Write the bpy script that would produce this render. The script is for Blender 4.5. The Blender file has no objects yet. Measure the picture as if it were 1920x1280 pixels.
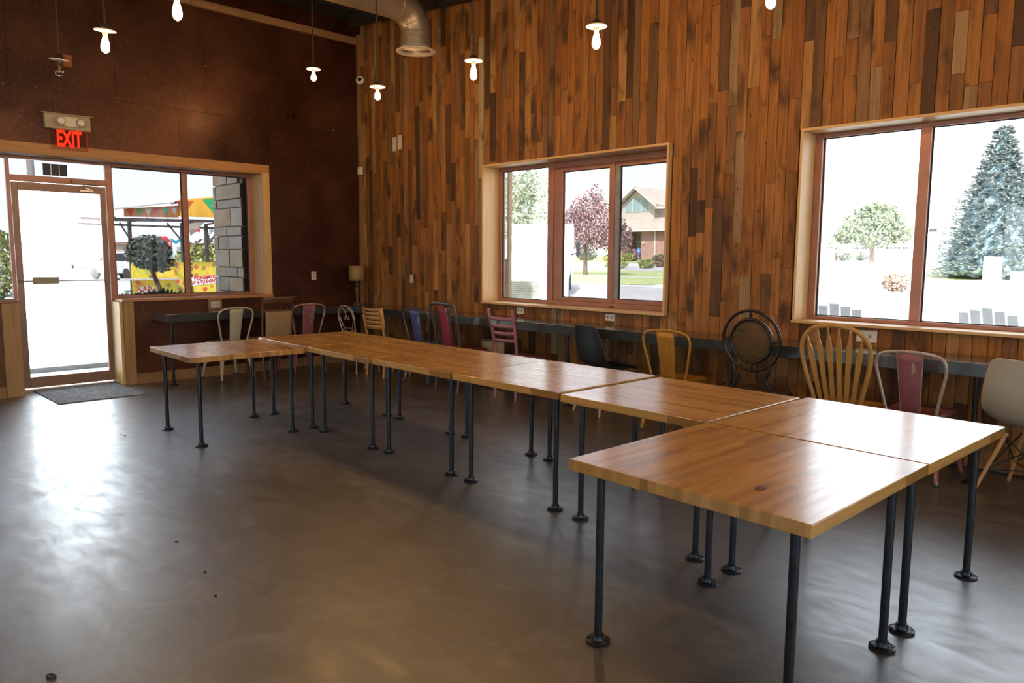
import bpy, math, random
from math import sin, cos, pi, radians, sqrt, atan2
from mathutils import Vector, Matrix
S = bpy.context.scene
COL = S.collection
random.seed(7)

# ------------------------------------------------------------------ mesh helper
class MB:
    def __init__(s, M=None):
        s.v = []; s.f = []; s.M = M
    def add(s, vs, fs):
        n = len(s.v)
        for p in vs:
            p = Vector(p)
            if s.M is not None: p = s.M @ p
            s.v.append(tuple(p))
        for f in fs: s.f.append([i + n for i in f])
        return s
    def box(s, x0, x1, y0, y1, z0, z1):
        vs = [(x0,y0,z0),(x1,y0,z0),(x1,y1,z0),(x0,y1,z0),(x0,y0,z1),(x1,y0,z1),(x1,y1,z1),(x0,y1,z1)]
        return s.add(vs, [(0,3,2,1),(4,5,6,7),(0,1,5,4),(1,2,6,5),(2,3,7,6),(3,0,4,7)])
    def taper(s, p, q, w0, h0, w1, h1, side=None):
        """rectangular bar from p to q, section w (along side) x h, tapering."""
        p = Vector(p); q = Vector(q); d = (q - p).normalized()
        a = Vector(side) if side else (Vector((1,0,0)) if abs(d.x) < .9 else Vector((0,1,0)))
        a = (a - d * a.dot(d)).normalized(); b = d.cross(a).normalized()
        vs = []
        for c, w, h in ((p, w0, h0), (q, w1, h1)):
            for i, j in ((-1,-1),(1,-1),(1,1),(-1,1)):
                vs.append(c + a*(i*w/2) + b*(j*h/2))
        return s.add(vs, [(0,3,2,1),(4,5,6,7),(0,1,5,4),(1,2,6,5),(2,3,7,6),(3,0,4,7)])
    def bar(s, p, q, w, h, side=None): return s.taper(p, q, w, h, w, h, side)
    def tube(s, pts, r, seg=10, closed=False, flat=None):
        pts = [Vector(p) for p in pts]; n = len(pts)
        rs = r if isinstance(r, (list, tuple)) else [r]*n
        vs = []; prev = None
        for i, p in enumerate(pts):
            if closed: t = pts[(i+1) % n] - pts[i-1]
            else: t = pts[min(i+1, n-1)] - pts[max(i-1, 0)]
            t.normalize()
            if prev is None:
                a = Vector((0,0,1)) if abs(t.z) < .9 else Vector((1,0,0))
                if flat: a = Vector(flat)
            else: a = prev
            if flat: a = Vector(flat)
            a = a - t * a.dot(t)
            if a.length < 1e-5: a = t.orthogonal()
            a.normalize(); prev = a; b = t.cross(a)
            ra, rb = (rs[i] if isinstance(rs[i], (tuple, list)) else (rs[i], rs[i]))
            for k in range(seg):
                an = 2*pi*k/seg
                vs.append(p + a*(ra*cos(an)) + b*(rb*sin(an)))
        fs = []
        for i in range(n if closed else n-1):
            j = (i+1) % n
            for k in range(seg):
                l = (k+1) % seg
                fs.append((i*seg+k, i*seg+l, j*seg+l, j*seg+k))
        if not closed:
            fs.append(tuple(range(seg-1, -1, -1))); fs.append(tuple((n-1)*seg + k for k in range(seg)))
        return s.add(vs, fs)
    def cyl(s, c, r, z0, z1, seg=20, r2=None):
        r2 = r if r2 is None else r2
        return s.lathe([(0,z0),(r,z0),(r2,z1),(0,z1)], c, seg)
    def lathe(s, prof, c=(0,0,0), seg=24):
        vs = []; fs = []; rows = []
        for r, z in prof:
            if r < 1e-6:
                rows.append([len(vs)]); vs.append((c[0], c[1], c[2]+z))
            else:
                rows.append(list(range(len(vs), len(vs)+seg)))
                for k in range(seg):
                    a = 2*pi*k/seg; vs.append((c[0]+r*cos(a), c[1]+r*sin(a), c[2]+z))
        for A, B in zip(rows, rows[1:]):
            if len(A) == 1 and len(B) == 1: continue
            for k in range(seg):
                l = (k+1) % seg
                if len(A) == 1: fs.append((A[0], B[l], B[k]))
                elif len(B) == 1: fs.append((A[k], A[l], B[0]))
                else: fs.append((A[k], A[l], B[l], B[k]))
        return s.add(vs, fs)
    def prism(s, poly, O, U, V, N, d):
        """polygon (u,v) extruded by d along N"""
        O, U, V, N = map(Vector, (O, U, V, N)); n = len(poly)
        vs = [O + U*u + V*v for u, v in poly] + [O + U*u + V*v + N*d for u, v in poly]
        fs = [tuple(range(n-1, -1, -1)), tuple(range(n, 2*n))]
        for i in range(n):
            j = (i+1) % n; fs.append((i, j, n+j, n+i))
        return s.add(vs, fs)
    def grid(s, P, thick=None):
        """P[i][j] points -> surface"""
        ni = len(P); nj = len(P[0])
        vs = [p for row in P for p in row]
        fs = [(i*nj+j, i*nj+j+1, (i+1)*nj+j+1, (i+1)*nj+j) for i in range(ni-1) for j in range(nj-1)]
        return s.add(vs, fs)
    def ball(s, c, r, seg=12, rings=8, sz=1):
        pr = [(r*sin(pi*i/rings), -r*sz*cos(pi*i/rings)) for i in range(rings+1)]
        pr[0] = (0, -r*sz); pr[-1] = (0, r*sz)
        return s.lathe(pr, c, seg)
    def build(s, name, mat, parent=None, smooth=False, bevel=0, solid=0, sub=0, seg=2):
        me = bpy.data.meshes.new(name); me.from_pydata(s.v, [], s.f); me.update()
        if mat is not None: me.materials.append(mat)
        if smooth:
            me.shade_smooth(); me.set_sharp_from_angle(angle=radians(38))
        o = bpy.data.objects.new(name, me); COL.objects.link(o)
        if parent: o.parent = parent
        if solid:
            m = o.modifiers.new('s', 'SOLIDIFY'); m.thickness = solid; m.offset = 0
        if bevel:
            m = o.modifiers.new('b', 'BEVEL'); m.width = bevel; m.segments = seg; m.limit_method = 'ANGLE'
            m.angle_limit = radians(40); m.harden_normals = False
        if sub:
            m = o.modifiers.new('u', 'SUBSURF'); m.levels = sub; m.render_levels = sub
        return o

def crv(pts, n=6, closed=False):
    """catmull-rom through pts"""
    P = [Vector(p) for p in pts]; out = []; m = len(P)
    for i in range(m if closed else m-1):
        a = P[i-1] if (closed or i > 0) else P[0]*2-P[1]
        b = P[i]; c = P[(i+1) % m]
        d = P[(i+2) % m] if (closed or i+2 < m) else P[-1]*2-P[-2]
        for k in range(n):
            t = k/n
            out.append(.5*((2*b) + (c-a)*t + (2*a-5*b+4*c-d)*t*t + (3*b-a-3*c+d)*t**3))
    if not closed: out.append(P[-1])
    return out

def tag(o, label=None, cat=None, group=None, kind=None):
    if label: o['label'] = label
    if cat: o['category'] = cat
    if group: o['group'] = group
    if kind: o['kind'] = kind
    return o
def empty(name, loc=(0,0,0), rz=0, label=None, cat=None, group=None, kind=None):
    o = bpy.data.objects.new(name, None); COL.objects.link(o)
    o.empty_display_size = .1; o.location = loc; o.rotation_euler = (0, 0, rz)
    return tag(o, label, cat, group, kind)
def copy_tree(o, parent=None):
    c = o.copy(); COL.objects.link(c)
    if parent: c.parent = parent
    for ch in list(o.children): copy_tree(ch, c)
    return c
def struct(o): o['kind'] = 'structure'; return o
def text_mesh(name, txt, size, mat, M, parent=None, ext=.002, align='CENTER', bold=0.0, xs=1.0):
    cu = bpy.data.curves.new(name + '_c', 'FONT'); cu.body = txt; cu.size = size; cu.extrude = ext
    cu.align_x = align; cu.align_y = 'CENTER'; cu.offset = bold; cu.resolution_u = 3
    t = bpy.data.objects.new(name + '_t', cu); COL.objects.link(t)
    bpy.context.view_layer.update()
    me = bpy.data.meshes.new_from_object(t)
    bpy.data.objects.remove(t); bpy.data.curves.remove(cu)
    me.transform(M @ Matrix.Diagonal((xs, 1, 1, 1))); me.name = name
    me.materials.clear(); me.materials.append(mat)
    o = bpy.data.objects.new(name, me); COL.objects.link(o)
    if parent: o.parent = parent
    return o
def frame_M(O, U, V):
    U = Vector(U).normalized(); V = Vector(V).normalized(); N = U.cross(V)
    m = Matrix.Identity(4)
    for i in range(3): m[i][0] = U[i]; m[i][1] = V[i]; m[i][2] = N[i]; m[i][3] = O[i]
    return m

# ------------------------------------------------------------------ materials
def newmat(name):
    m = bpy.data.materials.new(name); m.use_nodes = True
    nt = m.node_tree; b = nt.nodes.get('Principled BSDF')
    return m, nt, b
def N(nt, t, **k):
    n = nt.nodes.new(t)
    for a, v in k.items():
        if a.startswith('i_'):
            n.inputs[a[2:].replace('_', ' ')].default_value = v
        else: setattr(n, a, v)
    return n
def rgba(c): return (c[0], c[1], c[2], 1)
def ramp(nt, fac, stops, interp='LINEAR'):
    r = N(nt, 'ShaderNodeValToRGB'); cr = r.color_ramp; cr.interpolation = interp
    while len(cr.elements) < len(stops): cr.elements.new(.5)
    for e, (p, c) in zip(cr.elements, stops):
        e.position = p; e.color = rgba(c) if not isinstance(c, float) else (c, c, c, 1)
    nt.links.new(fac, r.inputs[0]); return r.outputs[0]
def mixc(nt, fac, a, b, mode='MIX'):
    m = N(nt, 'ShaderNodeMix', data_type='RGBA', blend_type=mode)
    for inp, v in ((m.inputs[0], fac), (m.inputs[6], a), (m.inputs[7], b)):
        if isinstance(v, (int, float)): inp.default_value = v
        elif isinstance(v, (tuple, list)): inp.default_value = rgba(v)
        else: nt.links.new(v, inp)
    return m.outputs[2]
def math2(nt, op, a, b=0.5):
    m = N(nt, 'ShaderNodeMath', operation=op)
    for inp, v in ((m.inputs[0], a), (m.inputs[1], b)):
        if isinstance(v, (int, float)): inp.default_value = v
        else: nt.links.new(v, inp)
    return m.outputs[0]
def coords(nt, scale=(1,1,1), kind='Object', offs=None):
    tc = N(nt, 'ShaderNodeTexCoord'); mp = N(nt, 'ShaderNodeMapping')
    nt.links.new(tc.outputs[kind], mp.inputs[0]); mp.inputs['Scale'].default_value = scale
    if offs is not None: nt.links.new(offs, mp.inputs['Location'])
    return mp.outputs[0]
def noise(nt, vec, scale=5, detail=4, rough=.55, dist=0):
    n = N(nt, 'ShaderNodeTexNoise'); nt.links.new(vec, n.inputs['Vector'])
    n.inputs['Scale'].default_value = scale; n.inputs['Detail'].default_value = detail
    n.inputs['Roughness'].default_value = rough; n.inputs['Distortion'].default_value = dist
    return n.outputs['Fac']
def bump(nt, b, h, strength=.2, dist=.01):
    bp = N(nt, 'ShaderNodeBump'); bp.inputs['Strength'].default_value = strength; bp.inputs['Distance'].default_value = dist
    nt.links.new(h, bp.inputs['Height']); nt.links.new(bp.outputs[0], b.inputs['Normal'])

def simple(name, c, rough=.5, metal=0, var=.15, scale=12, spec=None, bmp=0, coat=0, sss=0):
    m, nt, b = newmat(name)
    v = noise(nt, coords(nt), scale, 3)
    lo = tuple(x*(1-var) for x in c); hi = tuple(min(1, x*(1+var)) for x in c)
    nt.links.new(ramp(nt, v, [(.3, lo), (.7, hi)]), b.inputs['Base Color'])
    b.inputs['Roughness'].default_value = rough; b.inputs['Metallic'].default_value = metal
    if spec is not None: b.inputs['Specular IOR Level'].default_value = spec
    if coat: b.inputs['Coat Weight'].default_value = coat; b.inputs['Coat Roughness'].default_value = .12
    if bmp: bump(nt, b, v, bmp, .005)
    return m
def wood(name, c1, c2, rough=.45, axis=2, scale=1.0, coat=0, bmp=.1):
    m, nt, b = newmat(name)
    sc = [22*scale]*3; sc[axis] = 1.6*scale
    v = noise(nt, coords(nt, sc), 1, 5, .6, .6)
    sc2 = [90*scale]*3; sc2[axis] = 3*scale
    v2 = noise(nt, coords(nt, sc2), 1, 3)
    c = ramp(nt, v, [(.25, c1), (.75, c2)])
    c = mixc(nt, math2(nt, 'MULTIPLY', v2, .35), c, tuple(x*.45 for x in c1))
    nt.links.new(c, b.inputs['Base Color'])
    b.inputs['Roughness'].default_value = rough
    if coat: b.inputs['Coat Weight'].default_value = coat; b.inputs['Coat Roughness'].default_value = .15
    if bmp: bump(nt, b, v, bmp, .004)
    return m
def worn(name, paint, under, amount=.5, rough=.4, metal=0, scale=9, streak=1.0, um=.4):
    m, nt, b = newmat(name)
    v = noise(nt, coords(nt, (1, 1, streak)), scale, 6, .65)
    w = ramp(nt, v, [(amount-.02, 0.0), (amount+.03, 1.0)])
    v2 = noise(nt, coords(nt), 5, 3)
    pc = ramp(nt, v2, [(.3, tuple(x*.8 for x in paint)), (.7, tuple(min(1, x*1.15) for x in paint))])
    nt.links.new(mixc(nt, w, pc, under), b.inputs['Base Color'])
    b.inputs['Roughness'].default_value = rough
    nt.links.new(math2(nt, 'MULTIPLY', w, um), b.inputs['Metallic'])
    return m
def emis(name, c, s):
    m = bpy.data.materials.new(name); m.use_nodes = True; nt = m.node_tree; nt.nodes.clear()
    o = N(nt, 'ShaderNodeOutputMaterial'); e = N(nt, 'ShaderNodeEmission'); e.inputs[0].default_value = rgba(c); e.inputs[1].default_value = s
    nt.links.new(e.outputs[0], o.inputs[0]); return m
def glass(name, tint, refl=1.0):
    m = bpy.data.materials.new(name); m.use_nodes = True; nt = m.node_tree; nt.nodes.clear()
    o = N(nt, 'ShaderNodeOutputMaterial'); t = N(nt, 'ShaderNodeBsdfTransparent'); g = N(nt, 'ShaderNodeBsdfGlossy')
    t.inputs[0].default_value = rgba(tint); g.inputs['Roughness'].default_value = .02
    fr = N(nt, 'ShaderNodeFresnel'); fr.inputs[0].default_value = 1.45
    mx = N(nt, 'ShaderNodeMixShader')
    nt.links.new(math2(nt, 'MULTIPLY', fr.outputs[0], refl), mx.inputs[0]); nt.links.new(t.outputs[0], mx.inputs[1]); nt.links.new(g.outputs[0], mx.inputs[2])
    nt.links.new(mx.outputs[0], o.inputs[0]); return m

# reclaimed boards: every board of the wall is an island of its own with its own tone
def planks():
    m, nt, b = newmat('reclaimed_boards')
    geo = N(nt, 'ShaderNodeNewGeometry'); rnd = geo.outputs['Random Per Island']
    cx = N(nt, 'ShaderNodeCombineXYZ')
    for i in range(3): nt.links.new(math2(nt, 'MULTIPLY', rnd, 37.0 + 11*i), cx.inputs[i])
    tone = ramp(nt, rnd, [(0, (.09,.040,.016)), (.06, (.40,.155,.032)), (.15, (.24,.100,.028)), (.24, (.36,.135,.030)), (.33, (.17,.080,.032)),
                          (.38, (.44,.185,.046)), (.48, (.31,.125,.034)), (.58, (.40,.155,.036)), (.66, (.25,.13,.058)), (.73, (.42,.175,.048)),
                          (.80, (.33,.12,.028)), (.88, (.50,.25,.08)), (.93, (.13,.06,.026)), (.95, (.36,.22,.11)), (.992, (.48,.36,.21))], 'CONSTANT')
    g = noise(nt, coords(nt, (20,20,1.3), offs=cx.outputs[0]), 1, 6, .62, .8)
    g2 = noise(nt, coords(nt, (110,110,2.5), offs=cx.outputs[0]), 1, 3)
    c = mixc(nt, ramp(nt, g, [(.36, .0), (.75, .72)]), mixc(nt, 1.0, tone, (1.14,1.15,1.10), 'MULTIPLY'), (.045,.018,.008))
    c = mixc(nt, math2(nt, 'MULTIPLY', g2, .30), c, (.06,.025,.01))
    # dark stains, knots and nail holes
    st = noise(nt, coords(nt, (5,5,2.2), offs=cx.outputs[0]), 1, 3, .5, .3)
    c = mixc(nt, ramp(nt, st, [(.54, .0), (.70, .85)]), c, (.035,.018,.010))
    vo = N(nt, 'ShaderNodeTexVoronoi'); nt.links.new(coords(nt, (11,11,4.5), offs=cx.outputs[0]), vo.inputs['Vector']); vo.inputs['Scale'].default_value = 1
    c = mixc(nt, ramp(nt, vo.outputs['Distance'], [(.035, .9), (.10, .0)]), c, (.03,.010,.004))
    nt.links.new(c, b.inputs['Base Color'])
    b.inputs['Roughness'].default_value = .62; b.inputs['Specular IOR Level'].default_value = .3
    bump(nt, b, g, .25, .006)
    return m
def butcher(name, c1, c2, dark):
    m, nt, b = newmat(name)
    co = coords(nt)
    br = N(nt, 'ShaderNodeTexBrick'); nt.links.new(co, br.inputs['Vector'])
    br.offset = .37; br.squash = 1
    br.inputs['Color1'].default_value = (0,0,0,1); br.inputs['Color2'].default_value = (1,1,1,1); br.inputs['Mortar'].default_value = (.3,.3,.3,1)
    br.inputs['Scale'].default_value = 1; br.inputs['Mortar Size'].default_value = .0008; br.inputs['Bias'].default_value = 0
    br.inputs['Brick Width'].default_value = .42; br.inputs['Row Height'].default_value = .036
    c = ramp(nt, br.outputs['Color'], [(.0, tuple(x*.66 for x in c1)), (.22, c1), (.75, c2), (1, tuple(min(1, x*1.1) for x in c2))])
    g = noise(nt, coords(nt, (1.6, 70, 70)), 1, 5, .6, .4)
    c = mixc(nt, ramp(nt, g, [(.4, .0), (.8, .55)]), c, dark)
    bl = noise(nt, coords(nt, (1,1,1)), 2.2, 3)
    c = mixc(nt, ramp(nt, bl, [(.5, .0), (.8, .35)]), c, dark)
    nt.links.new(c, b.inputs['Base Color'])
    sm = noise(nt, coords(nt, (1.2, 26, 1)), 1, 4, .6)
    nt.links.new(ramp(nt, sm, [(.3, .22), (.75, .36)]), b.inputs['Roughness'])
    b.inputs['Specular IOR Level'].default_value = .5; b.inputs['Coat Weight'].default_value = .32; b.inputs['Coat Roughness'].default_value = .17
    return m
def concrete_floor():
    m, nt, b = newmat('polished_concrete')
    co = coords(nt)
    a = noise(nt, co, .55, 6, .62, .6); f = noise(nt, co, 3.2, 6, .65, 1.2); q = noise(nt, co, 40, 3)
    c = ramp(nt, a, [(.3, (.034,.029,.026)), (.5, (.066,.056,.049)), (.7, (.070,.066,.062))])
    c = mixc(nt, ramp(nt, f, [(.50, .0), (.70, .70)]), c, (.155,.145,.135))
    c = mixc(nt, ramp(nt, f, [(.25, .7), (.44, .0)]), c, (.036,.024,.017))
    c = mixc(nt, math2(nt, 'MULTIPLY', q, .18), c, (.06,.045,.035))
    nt.links.new(c, b.inputs['Base Color'])
    sm = noise(nt, coords(nt, (1.6, 4, 1)), 2.2, 6, .6, .8)
    nt.links.new(ramp(nt, sm, [(.28, .42), (.5, .54), (.75, .68)]), b.inputs['Roughness'])
    b.inputs['Specular IOR Level'].default_value = .6; b.inputs['IOR'].default_value = 1.6
    b.inputs['Coat Weight'].default_value = 1; b.inputs['Coat IOR'].default_value = 1.75
    nt.links.new(ramp(nt, sm, [(.3, .29), (.55, .36), (.75, .45)]), b.inputs['Coat Roughness'])
    bump(nt, b, f, .010, .004)
    return m
def rust_steel():
    m, nt, b = newmat('rusted_steel_sheet')
    geo = N(nt, 'ShaderNodeNewGeometry')
    co = coords(nt)
    a = noise(nt, co, 1.1, 6, .65, .5); f = noise(nt, co, 26, 4, .7)
    c = ramp(nt, a, [(.25, (.026,.009,.006)), (.5, (.070,.023,.011)), (.75, (.13,.048,.020))])
    c = mixc(nt, ramp(nt, f, [(.45, .0), (.8, .5)]), c, (.19,.075,.03))
    t = ramp(nt, geo.outputs['Random Per Island'], [(0, (.75,.75,.75)), (1, (1.15,1.12,1.1))])
    c = mixc(nt, 1.0, c, t, 'MULTIPLY')
    nt.links.new(c, b.inputs['Base Color']); b.inputs['Metallic'].default_value = .55
    nt.links.new(ramp(nt, a, [(.3, .27), (.7, .48)]), b.inputs['Roughness'])
    bump(nt, b, f, .12, .003)
    return m
def stone_mat():
    m, nt, b = newmat('ledger_stone')
    geo = N(nt, 'ShaderNodeNewGeometry')
    t = ramp(nt, geo.outputs['Random Per Island'], [(0, (.66,.50,.33)), (.3, (.78,.61,.42)), (.5, (.74,.49,.26)), (.7, (.62,.55,.45)), (1, (.82,.66,.47))])
    a = noise(nt, coords(nt), 9, 6, .65)
    c = mixc(nt, ramp(nt, a, [(.35, .4), (.65, .0)]), t, (.22,.16,.10))
    nt.links.new(c, b.inputs['Base Color']); b.inputs['Roughness'].default_value = .85
    bump(nt, b, a, .5, .02); return m
def leaf_mat(name, c1, c2, rough=.6):
    m, nt, b = newmat(name)
    geo = N(nt, 'ShaderNodeNewGeometry')
    nt.links.new(ramp(nt, geo.outputs['Random Per Island'], [(0, c1), (1, c2)]), b.inputs['Base Color'])
    b.inputs['Roughness'].default_value = rough
    b.inputs['Subsurface Weight'].default_value = 0
    return m

M = {}
M['planks'] = planks()
M['pine'] = wood('pine_casing', (.66,.38,.14), (.80,.52,.23), .5, 2)
M['pine_y'] = wood('pine_casing_along_y', (.46,.20,.055), (.60,.30,.095), .5, 1)
M['pine_x'] = wood('pine_casing_along_x', (.66,.38,.14), (.80,.52,.23), .5, 0)
M['base_y'] = wood('rough_pine_along_y', (.26,.14,.055), (.40,.23,.10), .7, 1)
M['rough_z'] = wood('rough_pine_upright', (.34,.19,.075), (.52,.31,.13), .65, 2)
M['brown'] = simple('brown_aluminium', (.40,.185,.12), .38, .25, .12, 4)
M['brown_dk'] = simple('brown_aluminium_dark', (.28,.165,.11), .38, .25, .12, 4)
M['rubber'] = simple('black_gasket', (.02,.02,.02), .6)
M['floor'] = concrete_floor()
M['rust'] = rust_steel()
M['dark'] = simple('dark_roof_deck', (.012,.011,.010), .8)
M['darksteel'] = simple('dark_roof_steel', (.035,.030,.026), .6, .3)
M['plaster'] = simple('painted_plaster', (.68,.62,.54), .8, 0, .05, 3)
M['g_clear'] = glass('clear_glass', (.93,.95,.95), .8)
M['g_w4'] = glass('slightly_tinted_glass', (.75,.755,.755), .8)
M['g_store'] = glass('grey_tinted_glass', (.345,.35,.365), .8)
M['g_w1'] = glass('light_glass', (.80,.81,.80), .8)
M['g_w1b'] = glass('mid_tinted_glass', (.54,.535,.535), .8)
M['g_w1c'] = glass('screened_glass', (.35,.35,.352), .6)
M['counter'] = simple('black_counter_paint', (.034,.042,.042), .20, .0, .10, 6, spec=.8, coat=.6)
M['counter_leg'] = simple('black_pipe_counter', (.018,.018,.020), .35, .5)
M['pipe'] = simple('black_iron_pipe', (.020,.024,.030), .33, .55, .3, 20)
M['bb'] = butcher('butcher_block', (.42,.205,.048), (.52,.28,.075), (.24,.105,.026))
M['mat'] = simple('grey_carpet', (.20,.20,.21), .95, 0, .8, 45, bmp=.9)
M['white'] = simple('white_plastic', (.70,.66,.58), .45)
M['ivory'] = simple('ivory_plate', (.66,.60,.46), .45)
M['black'] = simple('black_plastic', (.012,.012,.013), .45)
M['exitbox'] = simple('beige_enamel', (.42,.34,.21), .45)
M['lens'] = simple('clear_lens', (.82,.76,.64), .25)
M['bead'] = simple('screw_steel', (.4,.38,.35), .35, .8)
M['red_em'] = emis('exit_red', (1, .025, .008), 1.6)
M['duct'] = simple('galvanised_duct', (.34,.27,.19), .42, .65, .12, 5)
M['duct_w'] = simple('white_diffuser', (.66,.60,.50), .5)
M['bulb_on'] = None
# ------------------------------------------------------------------ room shell
XL, YW = -9.506, 6.315          # steel wall plane, board wall plane
XR, YF = 5.6, -7.6
CEIL = lambda x: 5.25 - .087*(x + 9.5)

struct(MB().box(XL-.45, XR+.2, YF-.2, YW+.3, -.12, 0).build('floor', M['floor']))

# board wall: a solid backing with two window openings and an added unseen one, clad in reclaimed boards
openW = [(-6.79, -4.14, 1.00, 2.65), (-2.81, .35, 1.03, 2.63), (1.6, 4.5, 1.03, 2.63)]
def slab_y(mb, x0, x1, y0, y1, z0, z1, opens):
    xs = sorted({x0, x1, *[o[0] for o in opens], *[o[1] for o in opens]})
    for a, b in zip(xs, xs[1:]):
        mid = (a+b)/2; op = [o for o in opens if o[0] < mid < o[1]]
        if op:
            mb.box(a, b, y0, y1, z0, op[0][2]); mb.box(a, b, y0, y1, op[0][3], z1)
        else: mb.box(a, b, y0, y1, z0, z1)
wb = MB(); slab_y(wb, XL-.45, XR+.2, YW, YW+.29, -.1, 5.6, openW)
backing = struct(wb.build('wall_back', M['dark']))
pk = MB(); rnd = random.Random(11)
x = XL + .055
bx = [(-6.80, -4.13, .985, 2.665), (-2.83, .37, 1.01, 2.645), (1.58, 4.52, 1.01, 2.645)]
while x < XR:
    w = rnd.choice([.078, .088, .092, .095, .1, .108])
    ztop = 4.80 - .087*(x + 8.6) + .12
    z = .012 - rnd.random()*.9; segs = []
    while z < ztop:
        L = rnd.choice([.32, .45, .6, .75, .9, 1.05, 1.3, 1.5]) * rnd.uniform(.85, 1.15)
        segs.append((max(z, .012), min(z+L-.002, ztop))); z += L
    for a, b in segs:
        if b - a < .02: continue
        th = rnd.uniform(.012, .022); xa = x + .0022; xb = x + w - .0022
        pieces = [(a, b)]
        for o in bx:
            if xb > o[0] and xa < o[1]:
                if xa < o[0] and xb - o[0] < .04: xb = o[0]-.002; continue
                if xb > o[1] and o[1] - xa < .04: xa = o[1]+.002; continue
                np_ = []
                for p, q in pieces:
                    if q <= o[2] or p >= o[3]: np_.append((p, q)); continue
                    if p < o[2]: np_.append((p, o[2]))
                    if q > o[3]: np_.append((o[3], q))
                pieces = np_
        for p, q in pieces:
            if q - p > .01: pk.box(xa, xb, YW-th, YW-.001, p, q)
    x += w
struct(pk.build('wall_back_boards', M['planks'], None))
bpy.data.objects['wall_back_boards'].parent = backing
struct(MB().box(XL+.004, XL+.052, YW-.05, YW-.001, 0, 2.0).box(XL+.004, XL+.050, YW-.046, YW-.001, 2.004, 3.3).box(XL+.004, XL+.052, YW-.052, YW-.001, 3.304, 4.72).build('trim_1', wood('dull_corner_board', (.24,.11,.035), (.36,.18,.065), .65, 2)))

# steel clad wall with the shop front opening
wl = MB()
X0 = XL-.44
wl.box(X0, XL-.004, 4.776, YW+.29, 0, 5.6)
wl.box(X0, XL-.004, 2.95, 4.776, 0, .997)
wl.box(X0, XL-.004, -1.5, 4.776, 2.652, 5.6)
wl.box(X0, XL-.004, -1.5, 1.90, 0, 1.03)
wl.box(X0, XL-.004, YF-.2, -1.5, 0, 5.6)
wall_left = struct(wl.build('wall_left', M['dark']))
sh = MB()
def sheet(y0, y1, z0, z1): 
    sh.box(XL-.0035, XL + rnd.uniform(0, .0015), y0+.0015, y1-.0015, z0+.001, z1-.001)
up = [-7.5, -6.3, -5.1, -3.9, -2.7, -1.5, -.2, .9, 1.95, 3.0, 4.05, 5.2, YW]
for a, b in zip(up, up[1:]): sheet(a, b, 3.325, 4.9)
mid = [-1.5, -.1, 1.1, 2.35, 3.70, 4.85]
for a, b in zip(mid, mid[1:]): sheet(a, b, 2.655, 3.323)
for a, b in ((4.85, 5.5), (5.5, YW)): sheet(a, b, 1.00, 3.323)
for a, b in ((2.95, 4.05), (4.05, 5.25), (5.25, YW)): sheet(a, b, 0, .998)
for a, b in ((-1.5, .4), (.4, 1.80)): sheet(a, b, 0, 1.02)
sheet(YF, -1.5, 0, 3.323)
o = struct(sh.build('wall_left_sheets', M['rust'], wall_left))

# sheet screws along the seams
sc = MB()
for y, z in [(3.03,3.36),(3.68,3.30),(4.62,3.34),(5.86,3.34),(2.2,3.35),(3.72,2.80),(3.02,3.7),(1.9,3.34),(5.2,3.5),(4.05,3.9)]:
    sc.ball((XL+.003, y, z), .008, 6, 4)
struct(sc.build('wall_left_screws', M['bead'], wall_left, True))

openFillR = [(-6.4, -3.2, .4, 3.2), (-2.4, .8, .4, 3.2), (1.6, 4.8, .4, 3.2)]  # unseen windows, added in the right wall to brighten the room
wr = MB(); ys_ = [YF-.2] + [v for o_ in openFillR for v in o_[:2]] + [YW+.29]
for a, b in zip(ys_, ys_[1:]):
    op = [o_ for o_ in openFillR if o_[0] <= a and b <= o_[1]]
    if op: wr.box(XR, XR+.2, a, b, -.1, op[0][2]).box(XR, XR+.2, a, b, op[0][3], 5.6)
    else: wr.box(XR, XR+.2, a, b, -.1, 5.6)
struct(wr.build('wall_right', M['plaster']))
for k, (a, b, c, d) in enumerate(openFillR):
    w = empty('window_%d' % (10+k), (0,0,0)); struct(w)
    MB().box(XR+.06, XR+.12, a, b, c, c+.06).box(XR+.06, XR+.12, a, b, d-.06, d).box(XR+.06, XR+.12, a, a+.06, c+.06, d-.06).box(XR+.06, XR+.12, b-.06, b, c+.06, d-.06).box(XR+.06, XR+.12, (a+b)/2-.03, (a+b)/2+.03, c+.06, d-.06).build('window_frame', M['brown'], w)
    MB().box(XR+.09, XR+.095, a+.001, b-.001, c+.001, d-.001).build('glass_pane', M['g_w4'], w)
wf = MB(); openFillF = [(-8.2, -5.4, .9, 2.9), (-4.4, -1.6, .9, 2.9), (-.6, 2.2, .9, 2.9), (3.0, 5.0, .9, 2.9)]  # unseen openings behind the camera, added and sized for fill light
slab_y(wf, XL-.45, XR+.2, YF-.2, YF, -.1, 5.6, openFillF)
struct(wf.build('wall_front', M['plaster']))
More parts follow.
